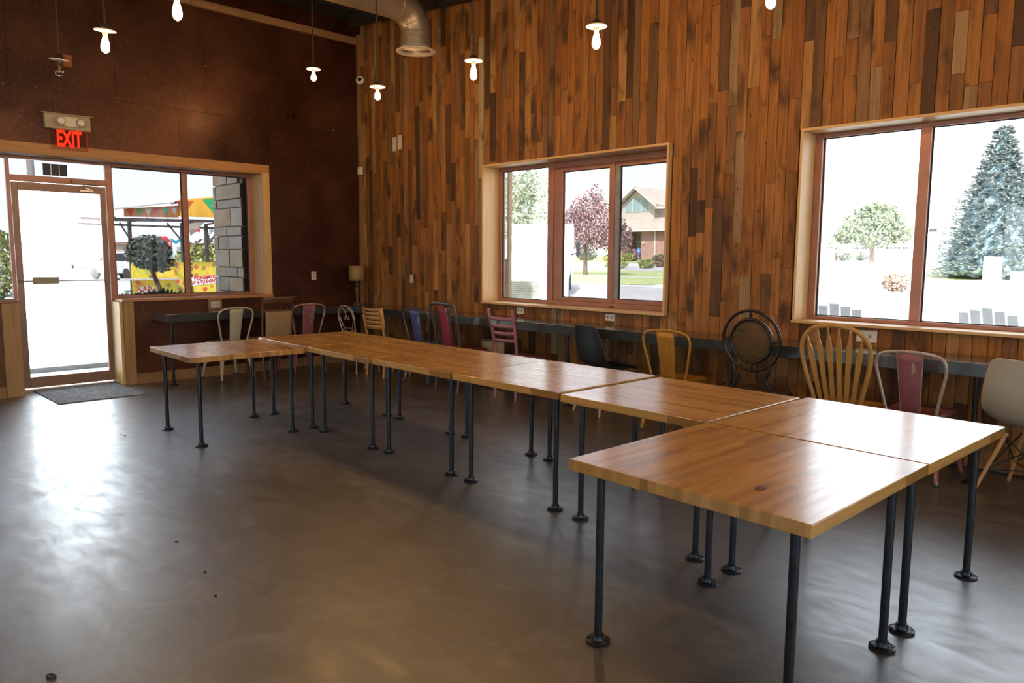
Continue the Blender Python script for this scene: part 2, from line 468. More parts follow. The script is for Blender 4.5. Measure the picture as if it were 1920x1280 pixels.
# roof deck slopes gently down to the right
cl = MB(); xs = (XL-.45, XR+.2)
cl.add([(xs[0],YF-.2,CEIL(xs[0])),(xs[1],YF-.2,CEIL(xs[1])),(xs[1],YW+.29,CEIL(xs[1])),(xs[0],YW+.29,CEIL(xs[0])),
        (xs[0],YF-.2,CEIL(xs[0])+.15),(xs[1],YF-.2,CEIL(xs[1])+.15),(xs[1],YW+.29,CEIL(xs[1])+.15),(xs[0],YW+.29,CEIL(xs[0])+.15)],
       [(0,3,2,1),(4,5,6,7),(0,1,5,4),(1,2,6,5),(2,3,7,6),(3,0,4,7)])
for i in range(60):
    xx = XL + .1 + i*.25
    if xx < XR-.1: cl.bar((xx, YF, CEIL(xx)-.012), (xx, YW, CEIL(xx)-.012), .09, .03)
struct(cl.build('ceiling', M['dark']))
lg = MB().bar((XL+.02, 6.17, 4.80-.087*(XL+8.6)+.02), (XR, 6.17, 4.80-.087*(XR+8.6)+.02), .07, .17, side=(0,1,0))
struct(lg.build('roof_beam', M['darksteel']))
for k, xx in enumerate((-8.75, -7.55, -5.9, -4.2, -2.5, -.8, .9, 2.6)):
    jm = MB(); zt = CEIL(xx)-.06; zb = zt-.34
    jm.box(xx-.03, xx+.03, YF, 6.13, zt-.03, zt); jm.box(xx-.03, xx+.03, YF, 6.13, zb, zb+.03)
    y = YF+.1; up_ = True
    while y < 5.9:
        jm.bar((xx, y, zb+.03 if up_ else zt-.03), (xx, y+.35, zt-.03 if up_ else zb+.03), .02, .02); y += .35; up_ = not up_
    struct(jm.build('roof_beam.%03d' % (k+1), M['darksteel']))
# board that closes the steel wall at the top, in two lengths
struct(MB().box(XL+.001, XL+.045, YF, 3.90, 4.585, 4.675).box(XL+.001, XL+.045, 3.904, 6.24, 4.58, 4.67).build('trim_2', M['base_y']))

# baseboards
struct(MB().box(XL+.001, XL+.022, 3.07, 6.24, 0, .125).box(XL+.001, XL+.02, -1.5, 1.735, 0, .12).build('baseboard_left', M['base_y']))

# ------------------------------------------------------------------ shop front: window_1 beside the door, window_2 left of it
FX = -9.80
w1 = empty('window_1', (0,0,0)); struct(w1)
fm = MB()
def fr(mb, y0, y1, z0, z1, d=.055, x=FX): mb.box(x-d, x, y0, y1, z0, z1)
fr(fm, 2.995, 4.75, 2.60, 2.635); fr(fm, 2.995, 4.75, 1.03, 1.06); fr(fm, 3.82, 3.885, 1.06, 2.60); fr(fm, 4.69, 4.75, 1.06, 2.60); fr(fm, 2.93, 2.995, 1.0, 2.635)
fm.build('window_frame', M['brown'], w1, bevel=.004)
gk = MB()
for a, b in ((2.995, 3.82), (3.885, 4.69)):
    gk.box(FX-.032, FX-.022, a, a+.012, 1.06, 2.60).box(FX-.032, FX-.022, b-.012, b, 1.06, 2.60).box(FX-.032, FX-.022, a, b, 2.588, 2.60).box(FX-.032, FX-.022, a, b, 1.06, 1.07)
gk.build('gasket', M['rubber'], w1)
for a, b in ((2.995, 3.82), (3.885, 4.69)):
    MB().box(FX-.033, FX-.027, a+.001, b-.001, 1.061, 2.599).build('glass_pane', M['g_store'], w1)
# casing boards
cs = MB()
cs.box(XL-.001, XL+.022, -1.6, 4.855, 2.652, 2.752)         # head face board
cs.build('window_casing', M['pine_y'], w1, bevel=.002)
MB().box(FX-.06, XL+.024, -1.5, 4.75, 2.634, 2.651).build('head_board', M['pine_y'], w1, bevel=.002)
MB().box(FX-.06, XL-.002, 4.751, 4.775, 1.03, 2.634).build('jamb_board', M['pine'], w1)
MB().box(XL-.001, XL+.022, 4.755, 4.853, 1.031, 2.650).build('window_casing', M['pine'], w1, bevel=.002)
MB().box(FX-.06, XL+.035, 2.94, 4.86, .998, 1.029).build('window_sill', M['pine_y'], w1, bevel=.003)
MB().box(FX-.05, XL+.000, 2.915, 2.949, .0, .996).build('jamb_board', M['pine'], w1, bevel=.002)
MB().box(XL-.002, XL+.024, 2.951, 3.068, .0, .996).build('window_casing', M['rough_z'], w1, bevel=.002)

w2 = empty('window_2', (0,0,0)); struct(w2)
fm = MB()
fr(fm, -1.5, 1.925, 2.60, 2.635); fr(fm, -1.5, 1.925, 1.03, 1.06); fr(fm, .15, .215, 1.06, 2.60); fr(fm, -1.5, -1.44, 1.06, 2.60)
fm.build('window_frame', M['brown'], w2, bevel=.004)
for a, b in ((-1.44, .15), (.215, 1.925)):
    MB().box(FX-.033, FX-.027, a+.001, b-.001, 1.061, 2.599).build('glass_pane', M['g_store'], w2)
MB().box(FX-.06, XL+.035, -1.5, 1.90, 1.031, 1.052).build('window_sill', M['base_y'], w2, bevel=.003)
MB().box(XL-.002, XL+.026, 1.74, 1.905, .0, 1.029).build('window_casing', M['rough_z'], w2, bevel=.002)
M['decal_k'] = simple('black_decal', (.03,.03,.03), .5); M['decal_g'] = simple('green_decal', (.03,.16,.10), .5)
text_mesh('window_lettering', 'HE', .068, M['decal_k'], frame_M((FX-.020, 1.812, 1.165), (0,1,0), (0,0,1)), w2, .0005, 'RIGHT')
text_mesh('window_lettering', 'OD', .095, M['decal_g'], frame_M((FX-.020, 1.850, 1.090), (0,1,0), (0,0,1)), w2, .0005, 'RIGHT', .006)

# ------------------------------------------------------------------ door
d1 = empty('door_1', (0,0,0)); struct(d1)
fm = MB(); fr(fm, 1.925, 1.962, 0, 2.635); fr(fm, 1.962, 2.93, 2.605, 2.635); fr(fm, 2.93, 2.995, 0, 1.0); fr(fm, 1.962, 2.93, 2.36, 2.43)
fm.build('door_frame', M['brown'], d1, bevel=.004)
MB().box(FX-.033, FX-.027, 1.963, 2.929, 2.431, 2.604).build('transom_glass', M['g_store'], d1)
lf = MB(); DX = FX-.012
lf.box(DX-.04, DX, 1.968, 2.035, .03, 2.355); lf.box(DX-.04, DX, 2.862, 2.925, .03, 2.355); lf.box(DX-.04, DX, 2.035, 2.862, 2.265, 2.355); lf.box(DX-.04, DX, 2.035, 2.862, .03, .155)
lf.build('door_leaf', M['brown_dk'], d1, bevel=.004)
MB().box(DX-.024, DX-.018, 2.036, 2.861, .156, 2.264).build('glass_pane', M['g_clear'], d1)
pb = MB().tube([(DX+.045, 1.99, 1.252), (DX+.045, 2.90, 1.252)], .008, 10)
pb.box(DX, DX+.05, 1.985, 2.005, 1.235, 1.27).box(DX, DX+.05, 2.885, 2.905, 1.235, 1.27)
pb.build('push_bar', M['brown_dk'], d1, True)
MB().box(DX+.036, DX+.056, 2.105, 2.37, 1.217, 1.297).build('push_plate', simple('bronze_plate', (.26,.21,.14), .4, .4), d1, bevel=.003)
cl = MB().box(FX+.001, FX+.045, 2.56, 2.85, 2.365, 2.415)
cl.build('door_closer', M['brown_dk'], d1, bevel=.004)
ca = MB().tube([(FX+.03, 2.69, 2.36), (FX+.045, 2.69, 2.325), (FX+.06, 2.76, 2.30)], .008, 8).box(FX+.01, FX+.04, 2.64, 2.78, 2.285, 2.30)
ca.build('closer_arm', simple('bright_steel', (.6,.55,.5), .3, .9), d1)
MB().box(FX-.10, FX+.05, 1.925, 2.93, 0.001, .022).build('threshold', simple('worn_aluminium', (.5,.42,.30), .4, .7), d1)
st = empty('window_sticker', (FX-.02, 2.41, 2.512), 0, 'dark three-section panel on the transom glass above the door', 'sticker')
for k in range(3): MB().box(-.002, .001, -.122+k*.083, -.122+k*.083+.079, -.066, .066).build('sticker_section', M['black'], st)

mt = MB(); mt.box(-9.77, -8.71, 2.04, 2.90, .001, .012)
tag(mt.build('doormat', M['mat'], None, bevel=.004), 'flat dark grey carpet doormat on the floor inside the glass door', 'doormat')

# ------------------------------------------------------------------ windows of the board wall
def wall_window(name, ox0, ox1, oz0, oz1, panes, sashbits, gm):
    w = empty(name, (0,0,0)); struct(w)
    yf0, yf1 = 6.248, 6.56
    MB().box(ox0, ox0+.022, yf0, yf1, oz0+.0225, oz1-.0225).build('jamb_board', M['pine'], w, bevel=.0015)
    MB().box(ox1-.022, ox1, yf0, yf1, oz0+.0225, oz1-.0225).build('jamb_board', M['pine'], w, bevel=.0015)
    MB().box(ox0, ox1, yf0, yf1, oz1-.022, oz1).build('head_board', M['pine_x'], w, bevel=.0015)
    MB().box(ox0-.006, ox1+.006, yf0-.008, yf1, oz0, oz0+.022).build('window_sill', M['pine_x'], w, bevel=.002)
    f = MB()
    for b in sashbits: f.box(*b)
    f.build('window_frame', M['brown'], w, bevel=.004)
    g = MB()
    for (a, b, c, d, gy, _) in panes:
        g.box(a, a+.010, gy-.008, gy+.004, c, d); g.box(b-.010, b, gy-.008, gy+.004, c, d); g.box(a, b, gy-.008, gy+.004, c, c+.008); g.box(a, b, gy-.008, gy+.004, d-.008, d)
    g.build('gasket', M['rubber'], w)
    for (a, b, c, d, gy, k) in panes:
        MB().box(a+.001, b-.001, gy, gy+.006, c+.001, d-.001).build('glass_pane', k, w)
    return w
fy = 6.52; fe = 6.585
W3 = wall_window('window_3', -6.80, -4.13, .985, 2.665,
  [(-6.725, -5.955, 1.045, 2.602, 6.545, M['g_w1']), (-5.735, -5.055, 1.10, 2.53, 6.56, M['g_w1b']), (-4.925, -4.235, 1.105, 2.53, 6.565, M['g_w1c'])],
  [(-6.778,-6.725,fy,fe,1.008,2.642), (-6.725,-5.955,fy,fe,2.602,2.642), (-6.725,-5.955,fy,fe,1.008,1.045), (-5.955,-5.865,fy,fe,1.008,2.642),
   (-5.865,-4.152,fy,fe,2.575,2.642), (-5.865,-4.152,fy,fe,1.008,1.06), (-5.86,-5.735,fy+.012,fe,1.06,2.575), (-5.735,-5.055,fy+.012,fe,2.53,2.575), (-5.735,-5.055,fy+.012,fe,1.06,1.10),
   (-5.055,-4.985,fy,fe,1.06,2.575), (-4.985,-4.24,fy+.015,fe,2.53,2.575), (-4.985,-4.24,fy+.015,fe,1.06,1.105), (-4.235,-4.152,fy,fe,1.06,2.575)], None)
MB().box(-4.985, -4.925, fy+.012, fe-.01, 1.105, 2.53).build('screen_frame', simple('grey_screen_frame', (.30,.29,.28), .5, .3), W3)
MB().box(-5.02, -4.96, fy-.006, fy, 1.015, 1.03).build('sash_latch', M['rubber'], W3)
W4 = wall_window('window_4', -2.83, .37, 1.01, 2.645,
  [(-2.745, -1.976, 1.063, 2.588, 6.545, M['g_w4']), (-1.897, -1.06, 1.063, 2.588, 6.545, M['g_w4']), (-.98, .27, 1.063, 2.588, 6.545, M['g_w4'])],
  [(-2.806,-2.745,fy-.02,fe,1.033,2.622), (-2.745,.27,fy-.02,fe,2.588,2.622), (-2.745,.27,fy-.02,fe,1.033,1.063), (-1.976,-1.897,fy-.02,fe,1.063,2.588),
   (-1.06,-.98,fy-.02,fe,1.063,2.588), (.27,.347,fy-.02,fe,1.033,2.622)], None)
W5 = wall_window('window_5', 1.58, 4.52, 1.01, 2.645,  # added out-of-view window that lets in more daylight
  [(1.66, 3.0, 1.063, 2.588, 6.545, M['g_clear']), (3.08, 4.43, 1.063, 2.588, 6.545, M['g_clear'])],
  [(1.604,1.66,fy-.02,fe,1.033,2.622), (1.66,4.43,fy-.02,fe,2.588,2.622), (1.66,4.43,fy-.02,fe,1.033,1.063), (3.0,3.08,fy-.02,fe,1.063,2.588), (4.43,4.497,fy-.02,fe,1.033,2.622)], None)
for k, (a, b, c, d) in enumerate(openFillF):
    w = empty('window_%d' % (6+k), (0,0,0)); struct(w)  # added rear window, there to send soft daylight onto the board wall
    f = MB(); f.box(a, b, YF-.12, YF-.06, c, c+.06).box(a, b, YF-.12, YF-.06, d-.06, d).box(a, a+.06, YF-.12, YF-.06, c+.06, d-.06).box(b-.06, b, YF-.12, YF-.06, c+.06, d-.06).box((a+b)/2-.03, (a+b)/2+.03, YF-.12, YF-.06, c+.06, d-.06)
    f.build('window_frame', M['brown'], w)
    MB().box(a+.001, b-.001, YF-.10, YF-.095, c+.001, d-.001).build('glass_pane', M['g_w4'], w)

# ------------------------------------------------------------------ counter round the corner
CT = .855
ct = empty('wall_counter', (-7.0, 6.0, 0), 0, 'long glossy black counter running round the corner under the windows', 'counter')
def off(mb): mb.M = Matrix.Translation((7.0, -6.0, 0)); return mb
t = off(MB()); yb = YW-.024
poly = [(XL+.004, 3.29), (-9.06, 3.29), (-9.06, 5.80), (XR-.05, 5.80), (XR-.05, yb), (XL+.056, yb), (XL+.056, 6.26), (XL+.004, 6.26)]
t.prism(poly, (0,0,CT-.095), (1,0,0), (0,1,0), (0,0,1), .095)
t.build('counter_top', M['counter'], ct, bevel=.004)
for (lx, ly) in [(-9.12, 3.36), (-6.92, 5.87), (-5.05, 5.87), (-3.18, 5.87), (-1.32, 5.87), (.55, 5.87), (2.4, 5.87)]:
    l = off(MB()).cyl((lx, ly, 0), .018, .010, CT-.0955, 14)
    L = l.build('leg', M['counter_leg'], ct, True)
    off(MB()).lathe([(0,0),(.052,0),(.052,.010),(.024,.014),(.024,.03),(0,.03)], (lx, ly, 0), 18).build('floor_flange', M['counter_leg'], L, True)

# ------------------------------------------------------------------ small things on the walls
M['sock'] = simple('worn_ivory', (.50,.45,.34), .5)
def outlet(face, p, horiz, label, cat='wall outlet', name='wall_outlet', box=False, body=M['ivory'], size=(.115, .075), slots=True, group=None):
    """face 'x': on the steel wall, 'y': on the board wall"""
    o = empty(name, p, 0, label, cat, group)
    w, h = (size if horiz else (size[1], size[0]))
    d = .006; U = 1
    def bxx(mb, u0, u1, v0, v1, n0, n1):
        if face == 'x': mb.box(n0, n1, u0, u1, v0, v1)
        else: mb.box(u0, u1, -n1, -n0, v0, v1)
    base = 0
    if box:
        b = MB(); bxx(b, -w/2-.03, w/2+.03, -h/2-.03, h/2+.03, 0, .03); b.build('backing_box', M['brown_dk'], o, bevel=.003); base = .03
    b = MB(); bxx(b, -w/2, w/2, -h/2, h/2, base, base+d); b.build('cover_plate', body, o, bevel=.002)
    if slots:
        for k in (-1, 1):
            cu, cv = (k*.026, 0) if horiz else (0, k*.026)
            s = MB(); bxx(s, cu-.016, cu+.016, cv-.015, cv+.015, base+d, base+d+.002)
            q = s.build('socket', M['sock'], o, bevel=.001)
            s = MB(); bxx(s, cu-.003, cu+.003, cv-.009, cv+.009, base+d+.002, base+d+.003); s.build('slot', M['black'], q)
    return o
BY = YW-.022
outlet('x', (XL+.002, 4.055, .925), True, 'double socket on a brown box on the steel wall below the shop window', box=True)
outlet('x', (XL+.002, 5.495, 1.275), False, 'ivory upright socket on bare rusted steel wall left of the lamp')
outlet('y', (-8.27, BY, 1.25), False, 'pale upright socket on the boards between the corner lamp and the middle window')
outlet('y', (-6.16, BY, .925), True, 'white socket under the left pane of the middle window, above the counter', body=M['white'])
outlet('y', (-4.83, BY, .928), True, 'white socket under the right pane of the middle window, above the counter', body=M['white'])
outlet('y', (-2.215, BY, .935), True, 'wide white socket on the boards behind the yellow spindle-back chair', size=(.16, .095), body=M['white'])
outlet('y', (-8.63, BY, 3.10), False, 'blank beige cover plate high on the boards, the left one of two', 'cover plate', 'cover_plate', size=(.19, .085), slots=False)
o2 = outlet('y', (-8.51, BY, 3.115), False, 'blank beige cover plate high on the boards, the right one of two', 'cover plate', 'cover_plate', size=(.19, .085), slots=False)
MB().tube([(.04, -.004, .05), (.06, -.008, .045), (.09, -.006, .052), (.12, -.004, .05)], .003, 6).build('loose_wire', M['black'], o2)
# camera and motion sensor by the corner
cm = empty('security_camera', (-9.40, 6.262, 4.12), radians(42), 'small round white security camera high up in the room corner', 'camera')
Rx = Matrix.Rotation(radians(75), 4, 'X')
MB(Rx).lathe([(0,-.03),(.045,-.03),(.058,-.01),(.058,.02),(.040,.034),(0,.034)], (0,-.055,0), 20).build('camera_body', M['white'], cm, True)
MB(Rx).lathe([(0,.0345),(.030,.0345),(.026,.044),(0,.047)], (0,-.055,0), 18).build('camera_lens', M['black'], cm, True)
MB().box(-.03, .03, -.02, .026, -.085, -.05).build('mount', M['white'], cm, bevel=.004)
ms = empty('motion_sensor', (-9.40, 6.255, 2.79), 0, 'small ivory motion sensor on the corner board, below the camera', 'sensor')
MB().box(-.045, .045, -.045, 0, -.06, .06).build('sensor_body', M['ivory'], ms, bevel=.012)
MB().lathe([(0,0),(.022,0),(.016,.012),(0,.016)], (0,0,0), 14).build('sensor_lens', M['white'], ms, True)
ms.children[1].rotation_euler = (pi/2, 0, 0); ms.children[1].location = (0, -.046, -.01)

# junction block behind the unlit bulb
tag(MB().box(XL+.002, XL+.03, 2.47, 2.56, 3.61, 3.74).build('junction_box', simple('orange_brown_box', (.30,.085,.02), .5), None, bevel=.003), 'small orange-brown box on the steel wall above the exit sign', 'junction box')

# exit sign
ex = empty('exit_sign', (XL+.002, 2.47, 3.0), 0, 'beige emergency light unit with red EXIT lettering above the door', 'exit sign')
MB().box(0, .075, -.225, .225, -.078, .078).build('housing', M['exitbox'], ex, bevel=.006)
MB().box(0, .085, -.255, .255, .079, .089).build('housing_lid', M['exitbox'], ex, bevel=.002)
ov = [(.145*cos(a) if abs(cos(a)) > 2 else .145*cos(a), .052*sin(a)) for a in [2*pi*i/28 for i in range(28)]]
MB().prism(ov, (.0755, .02, .005), (0,1,0), (0,0,1), (1,0,0), .022).build('lamp_bezel', simple('pale_bezel', (.78,.68,.50), .4), ex, bevel=.004)
for s_ in (-1, 1):
    h = MB(Matrix.Translation((.098, .02+s_*.098, .005)) @ Matrix.Rotation(radians(90), 4, 'Y')).lathe([(0,0),(.046,0),(.048,.018),(.040,.026),(0,.026)], (0,0,0), 20).build('lamp_head', M['exitbox'], ex, True)
    MB(Matrix.Translation((.098, .02+s_*.098, .005)) @ Matrix.Rotation(radians(90), 4, 'Y')).lathe([(0,.0262),(.036,.0262),(.030,.034),(0,.037)], (0,0,0), 20).build('lamp_lens', M['lens'], h, True)
M['acryl'] = glass('red_tinged_acrylic', (.97,.92,.92), .8)
MB().box(.036, .042, -.17, .185, -.30, -.0785).build('sign_panel', M['acryl'], ex)
MB().box(.034, .044, .1855, .190, -.295, -.08).build('panel_edge', emis('red_edge', (1,.03,.02), .35), ex)
MB().box(.03, .048, -.15, .17, -.088, -.0785).build('light_slot', simple('slot', (.2,.02,.02), .5), ex)
text_mesh('lettering', 'EXIT', .245, M['red_em'], frame_M((.046, .01, -.182), (0,1,0), (0,0,1)), ex, .002, 'CENTER', .007, .50)

# ------------------------------------------------------------------ air duct
du = empty('air_duct', (-7.24, 5.6, 3.95), 0, 'round metal air duct turning down to a round ceiling-hung diffuser', 'air duct')
path = [(0,0,.05),(0,0,.20)] + [(0, -.28+.28*cos(a), .20+.28*sin(a)) for a in [pi/2*i/9 for i in range(1,10)]] + [(0,-.8,.48),(0,-2.2,.48),(0,-9,.48)]
MB().tube(path, .172, 32).build('duct_pipe', M['duct'], du, True)
def ring(f):
    MB().tube([f(2*pi*i/32) for i in range(32)], .005, 6, True).build('duct_seam', M['duct'], du, True)
for a in (0, pi/6, pi/3, pi/2):
    c = Vector((0, -.28+.28*cos(a), .20+.28*sin(a))); tdir = Vector((0, -sin(a), cos(a)))
    U = Vector((1,0,0)); V = tdir.cross(U)
    ring(lambda t: c + U*(.174*cos(t)) + V*(.174*sin(t)))
for yy in (-1.5, -2.6, -3.8):
    ring(lambda t: (.174*cos(t), yy, .48+.174*sin(t)))
ring(lambda t: (.174*cos(t), .174*sin(t), .14))
df = MB().lathe([(.172,.052),(.19,.03),(.235,.006),(.235,.0),(.205,-.006),(.175,.002),(.172,.03)], (0,0,0), 36)
df.build('diffuser_rim', M['duct_w'], du, True)
dr = MB()
for r in (.155, .128, .101, .074, .047, .02): dr.lathe([(r, .024), (r-.010, .0), (r-.013, .002), (r-.003, .026)], (0,0,0), 30)
dr.build('diffuser_ring', M['duct_w'], du, True)
MB().cyl((0,0,0), .168, .034, .05, 30).build('duct_damper', M['black'], du)
dp = empty('ceiling_pipe', (-8.1, 3.6, 4.73), 0, 'thin pale pipe stub with a clamp beside the big duct', 'pipe')
MB().tube(crv([(-.35,-.75,-.02),(-.1,-.3,-.03),(.1,.2,-.0),(.55,1.0,.06)], 5), .035, 12).build('pipe_run', M['duct'], dp, True)
dw = MB().tube(crv([(-7.72,4.35,4.78),(-7.72,4.36,4.6),(-7.70,4.37,4.52),(-7.74,4.36,4.42)], 4), .006, 6)
tag(dw.build('hanging_wire', M['duct'], None, True), 'short grey wire end dangling from the roof beside the duct', 'wire')

# ------------------------------------------------------------------ pendant bulbs
def bulb_mat():
    m = bpy.data.materials.new('lit_bulb'); m.use_nodes = True; nt = m.node_tree; nt.nodes.clear()
    o = N(nt, 'ShaderNodeOutputMaterial'); e = N(nt, 'ShaderNodeEmission'); t = N(nt, 'ShaderNodeBsdfTransparent'); a = N(nt, 'ShaderNodeAddShader')
    e.inputs[0].default_value = (1, .62, .26, 1); e.inputs[1].default_value = 9
    nt.links.new(e.outputs[0], a.inputs[0]); nt.links.new(t.outputs[0], a.inputs[1]); nt.links.new(a.outputs[0], o.inputs[0]); return m
M['bulb_on'] = bulb_mat(); M['fil'] = emis('filament', (1, .80, .5), 30)
M['bulb_off'] = glass('clear_bulb', (.86,.84,.82), 1.6)
M['cap'] = simple('dark_lamp_canopy', (.05,.04,.035), .5, .3); M['saucer'] = simple('cream_porcelain', (.70,.62,.50), .4)
M['cord'] = simple('grey_cord', (.05,.045,.04), .6)
BULBW = 17.0
def bulb_prof(kind):
    if kind == 'st': return [(.013,0),(.015,-.012),(.020,-.03),(.028,-.06),(.032,-.085),(.031,-.105),(.023,-.124),(.010,-.133),(0,-.138)]
    if kind == 'a': return [(.013,0),(.015,-.012),(.022,-.03),(.029,-.052),(.031,-.068),(.028,-.085),(.017,-.098),(0,-.103)]
    return [(.012,0),(.014,-.014),(.026,-.028),(.039,-.048),(.042,-.068),(.037,-.088),(.021,-.103),(0,-.108)]
def pendant(x, y, zb, kind, on, label, lean=0, group='pendant bulbs', power=1.0):
    """zb: height of the middle of the bulb"""
    top = CEIL(x)-.03; zs = zb + .085          # underside of the saucer
    p = empty('pendant_lamp', (x, y, zs), 0, label, 'pendant lamp', group)
    MB().tube([(-.006,0,.03), (-.006,0,top-zs)], .006, 8).tube([(.006,0,.03), (.006,0,top-zs)], .0045, 8).build('cord', M['cord'], p)
    T = Matrix.Rotation(lean, 4, 'Y')
    MB(T).lathe([(0,.052),(.012,.05),(.03,.036),(.05,.014),(.055,.004),(0,.004)], (0,0,0), 22).build('canopy', M['cap'], p, True)
    MB(T).lathe([(0,.004),(.074,.004),(.080,-.001),(.078,-.006),(.03,-.010),(0,-.010)], (0,0,0), 28).build('saucer', M['saucer'], p, True)
    MB(T).lathe([(0,-.010),(.021,-.010),(.019,-.034),(0,-.034)], (0,0,0), 18).build('socket', M['saucer'] if on else M['cap'], p, True)
    b = MB(T).lathe(bulb_prof(kind), (0,0,-.034), 20).build('bulb', M['bulb_on'] if on else M['bulb_off'], p, True)
    f = MB(T)
    for k in range(4):
        a = k*pi/2 + .4
        f.tube([(.004*cos(a), .004*sin(a), -.055), (.012*cos(a), .012*sin(a), -.11)], .0016, 5)
    f.build('filament', M['fil'] if on else simple('cold_filament', (.6,.25,.08), .4), b)
    if on:
        l = bpy.data.lights.new('bulb_light', 'POINT'); l.energy = BULBW*power; l.color = (1, .56, .20); l.shadow_soft_size = .02
        lo = bpy.data.objects.new('bulb_light', l); COL.objects.link(lo); lo.parent = p; lo.location = (0, 0, -.105)
    return p
pendant(-7.70, 1.975, 3.19, 'g', False, 'unlit clear globe bulb on a cord, leftmost of the hanging bulbs', .12)
pendant(-6.486, 1.993, 3.20, 'st', True, 'lit teardrop bulb hanging just right of the unlit bulb', .1)
pendant(-5.26, 2.069, 3.20, 'st', True, 'lit bulb cut by the top edge, left of the light roof board', 0)
pendant(-7.82, 4.58, 3.59, 'a', True, 'small lit amber bulb hanging before the rusted steel wall by the corner', 0)
pendant(-6.547, 4.566, 3.20, 'a', True, 'lit round bulb hanging low, just right of the room corner', 0)
pendant(-5.094, 4.582, 3.205, 'st', True, 'lit teardrop bulb hanging between the duct and the middle window', 0)
pendant(-3.685, 4.559, 3.205, 'st', True, 'lit teardrop bulb hanging above the right part of the middle window', 0)
pendant(-2.326, 4.616, 3.21, 'st', True, 'lit bulb peeking in at the top edge above the boards', 0)
for x in (-4.0, -2.75, -1.5, -.2, 1.1): pendant(x, 2.05, 3.2, 'st', True, 'lit teardrop bulb on a cord out of view over the room', 0, 'pendant bulbs out of view', .6)
for x in (-6.5, -5.2, -3.9, -2.6, -1.3): pendant(x, -.6, 3.3, 'st', True, 'lit teardrop bulb on a cord out of view over the room', 0, 'pendant bulbs out of view', .6)
for x in (-.9, .5, 1.9): pendant(x, 4.58, 3.2, 'st', True, 'lit teardrop bulb on a cord out of view over the room', 0, 'pendant bulbs out of view', .6)
# ------------------------------------------------------------------ butcher block tables
L_, INS, TH, H = .988, .094, .045, .76
tabs = [ # x, y, deg, dz, grain turned, label
 (-6.390, 2.822, -1.87, -.012, 0, 'square butcher block table standing alone in front of the row, nearest the door'),
 (-6.360, 3.824, -2.2, .0, 0, 'butcher block table at the far left end of the long row'),
 (-5.368, 3.799, -2.2, -.001, 0, 'second butcher block table from the far end of the long row'),
 (-4.372, 3.790, -2.0, -.002, 0, 'third butcher block table from the far end, the middle one of the long row'),
 (-3.362, 3.762, -1.0, .001, 0, 'butcher block table with strong white window glare, fourth from the far end of the row'),
 (-2.340, 3.727, -2.1, -.004, 0, 'butcher block table with grain along the row, touching the two turned tables'),
 (-1.324, 3.699, -2.87, .0, 1, 'large-looking butcher block table at the right rear, nearest the pink worn chair'),
 (-1.366, 2.679, -1.95, .003, 1, 'nearest butcher block table, with a small dark knot plug in its top'),
]
def make_table():
    t = empty('butcher_block_table', (0,0,0))
    h = L_/2
    MB().box(-h+.002, h-.002, -h+.002, h-.002, H-TH, H).build('table_top', M['bb'], t, bevel=.0035)
    for sx, sy in ((-1,-1),(1,-1),(1,1),(-1,1)):
        lx, ly = sx*(h-INS), sy*(h-INS)
        leg = MB().cyl((lx, ly, 0), .0165, .012, H-TH-.0005, 16).build('leg', M['pipe'], t, True)
        f = MB().lathe([(0,.0),(.047,0),(.050,.002),(.050,.009),(.047,.011),(.027,.013),(.0245,.017),(.0235,.034),(.017,.036),(0,.036)], (lx, ly, 0), 24)
        for k in range(4):
            a = k*pi/2 + .5
            f.cyl((lx+.037*cos(a), ly+.037*sin(a), 0), .0055, .010, .0145, 8)
        f.build('floor_flange', M['pipe'], leg, True)
        MB().lathe([(0,0),(.050,0),(.050,-.008),(.024,-.010),(.023,-.022),(0,-.022)], (lx, ly, H-TH-.0008), 20).build('top_flange', M['pipe'], leg, True)
    return t
T0 = make_table()
for i, (x, y, a, dz, g, lab) in enumerate(tabs):
    t = T0 if i == 0 else copy_tree(T0)
    if g: t.scale = (1.010, 1.010, 1)
    t.location = (x, y, 0); t.rotation_euler = (0, 0, radians(a + (90 if g else 0)))
    for ch in t.children:
        if ch.name.startswith('table_top'): ch.location.z = dz
        else: ch.scale.z = 1 + dz/H*.5
    tag(t, lab, 'table', 'butcher block tables')
# knot plugs and dark pieces let into the nearest top
tk = [c for c in t.children if c.name.startswith('table_top')][0]
kp = MB().prism([(0,0),(.035,-.004),(.06,.010),(.045,.03),(.008,.026)], (-.30, -.22, H+.0032), (1,0,0), (0,1,0), (0,0,1), .0006)
kp.build('knot_plug', simple('dark_knot', (.10,.028,.012), .35), tk)

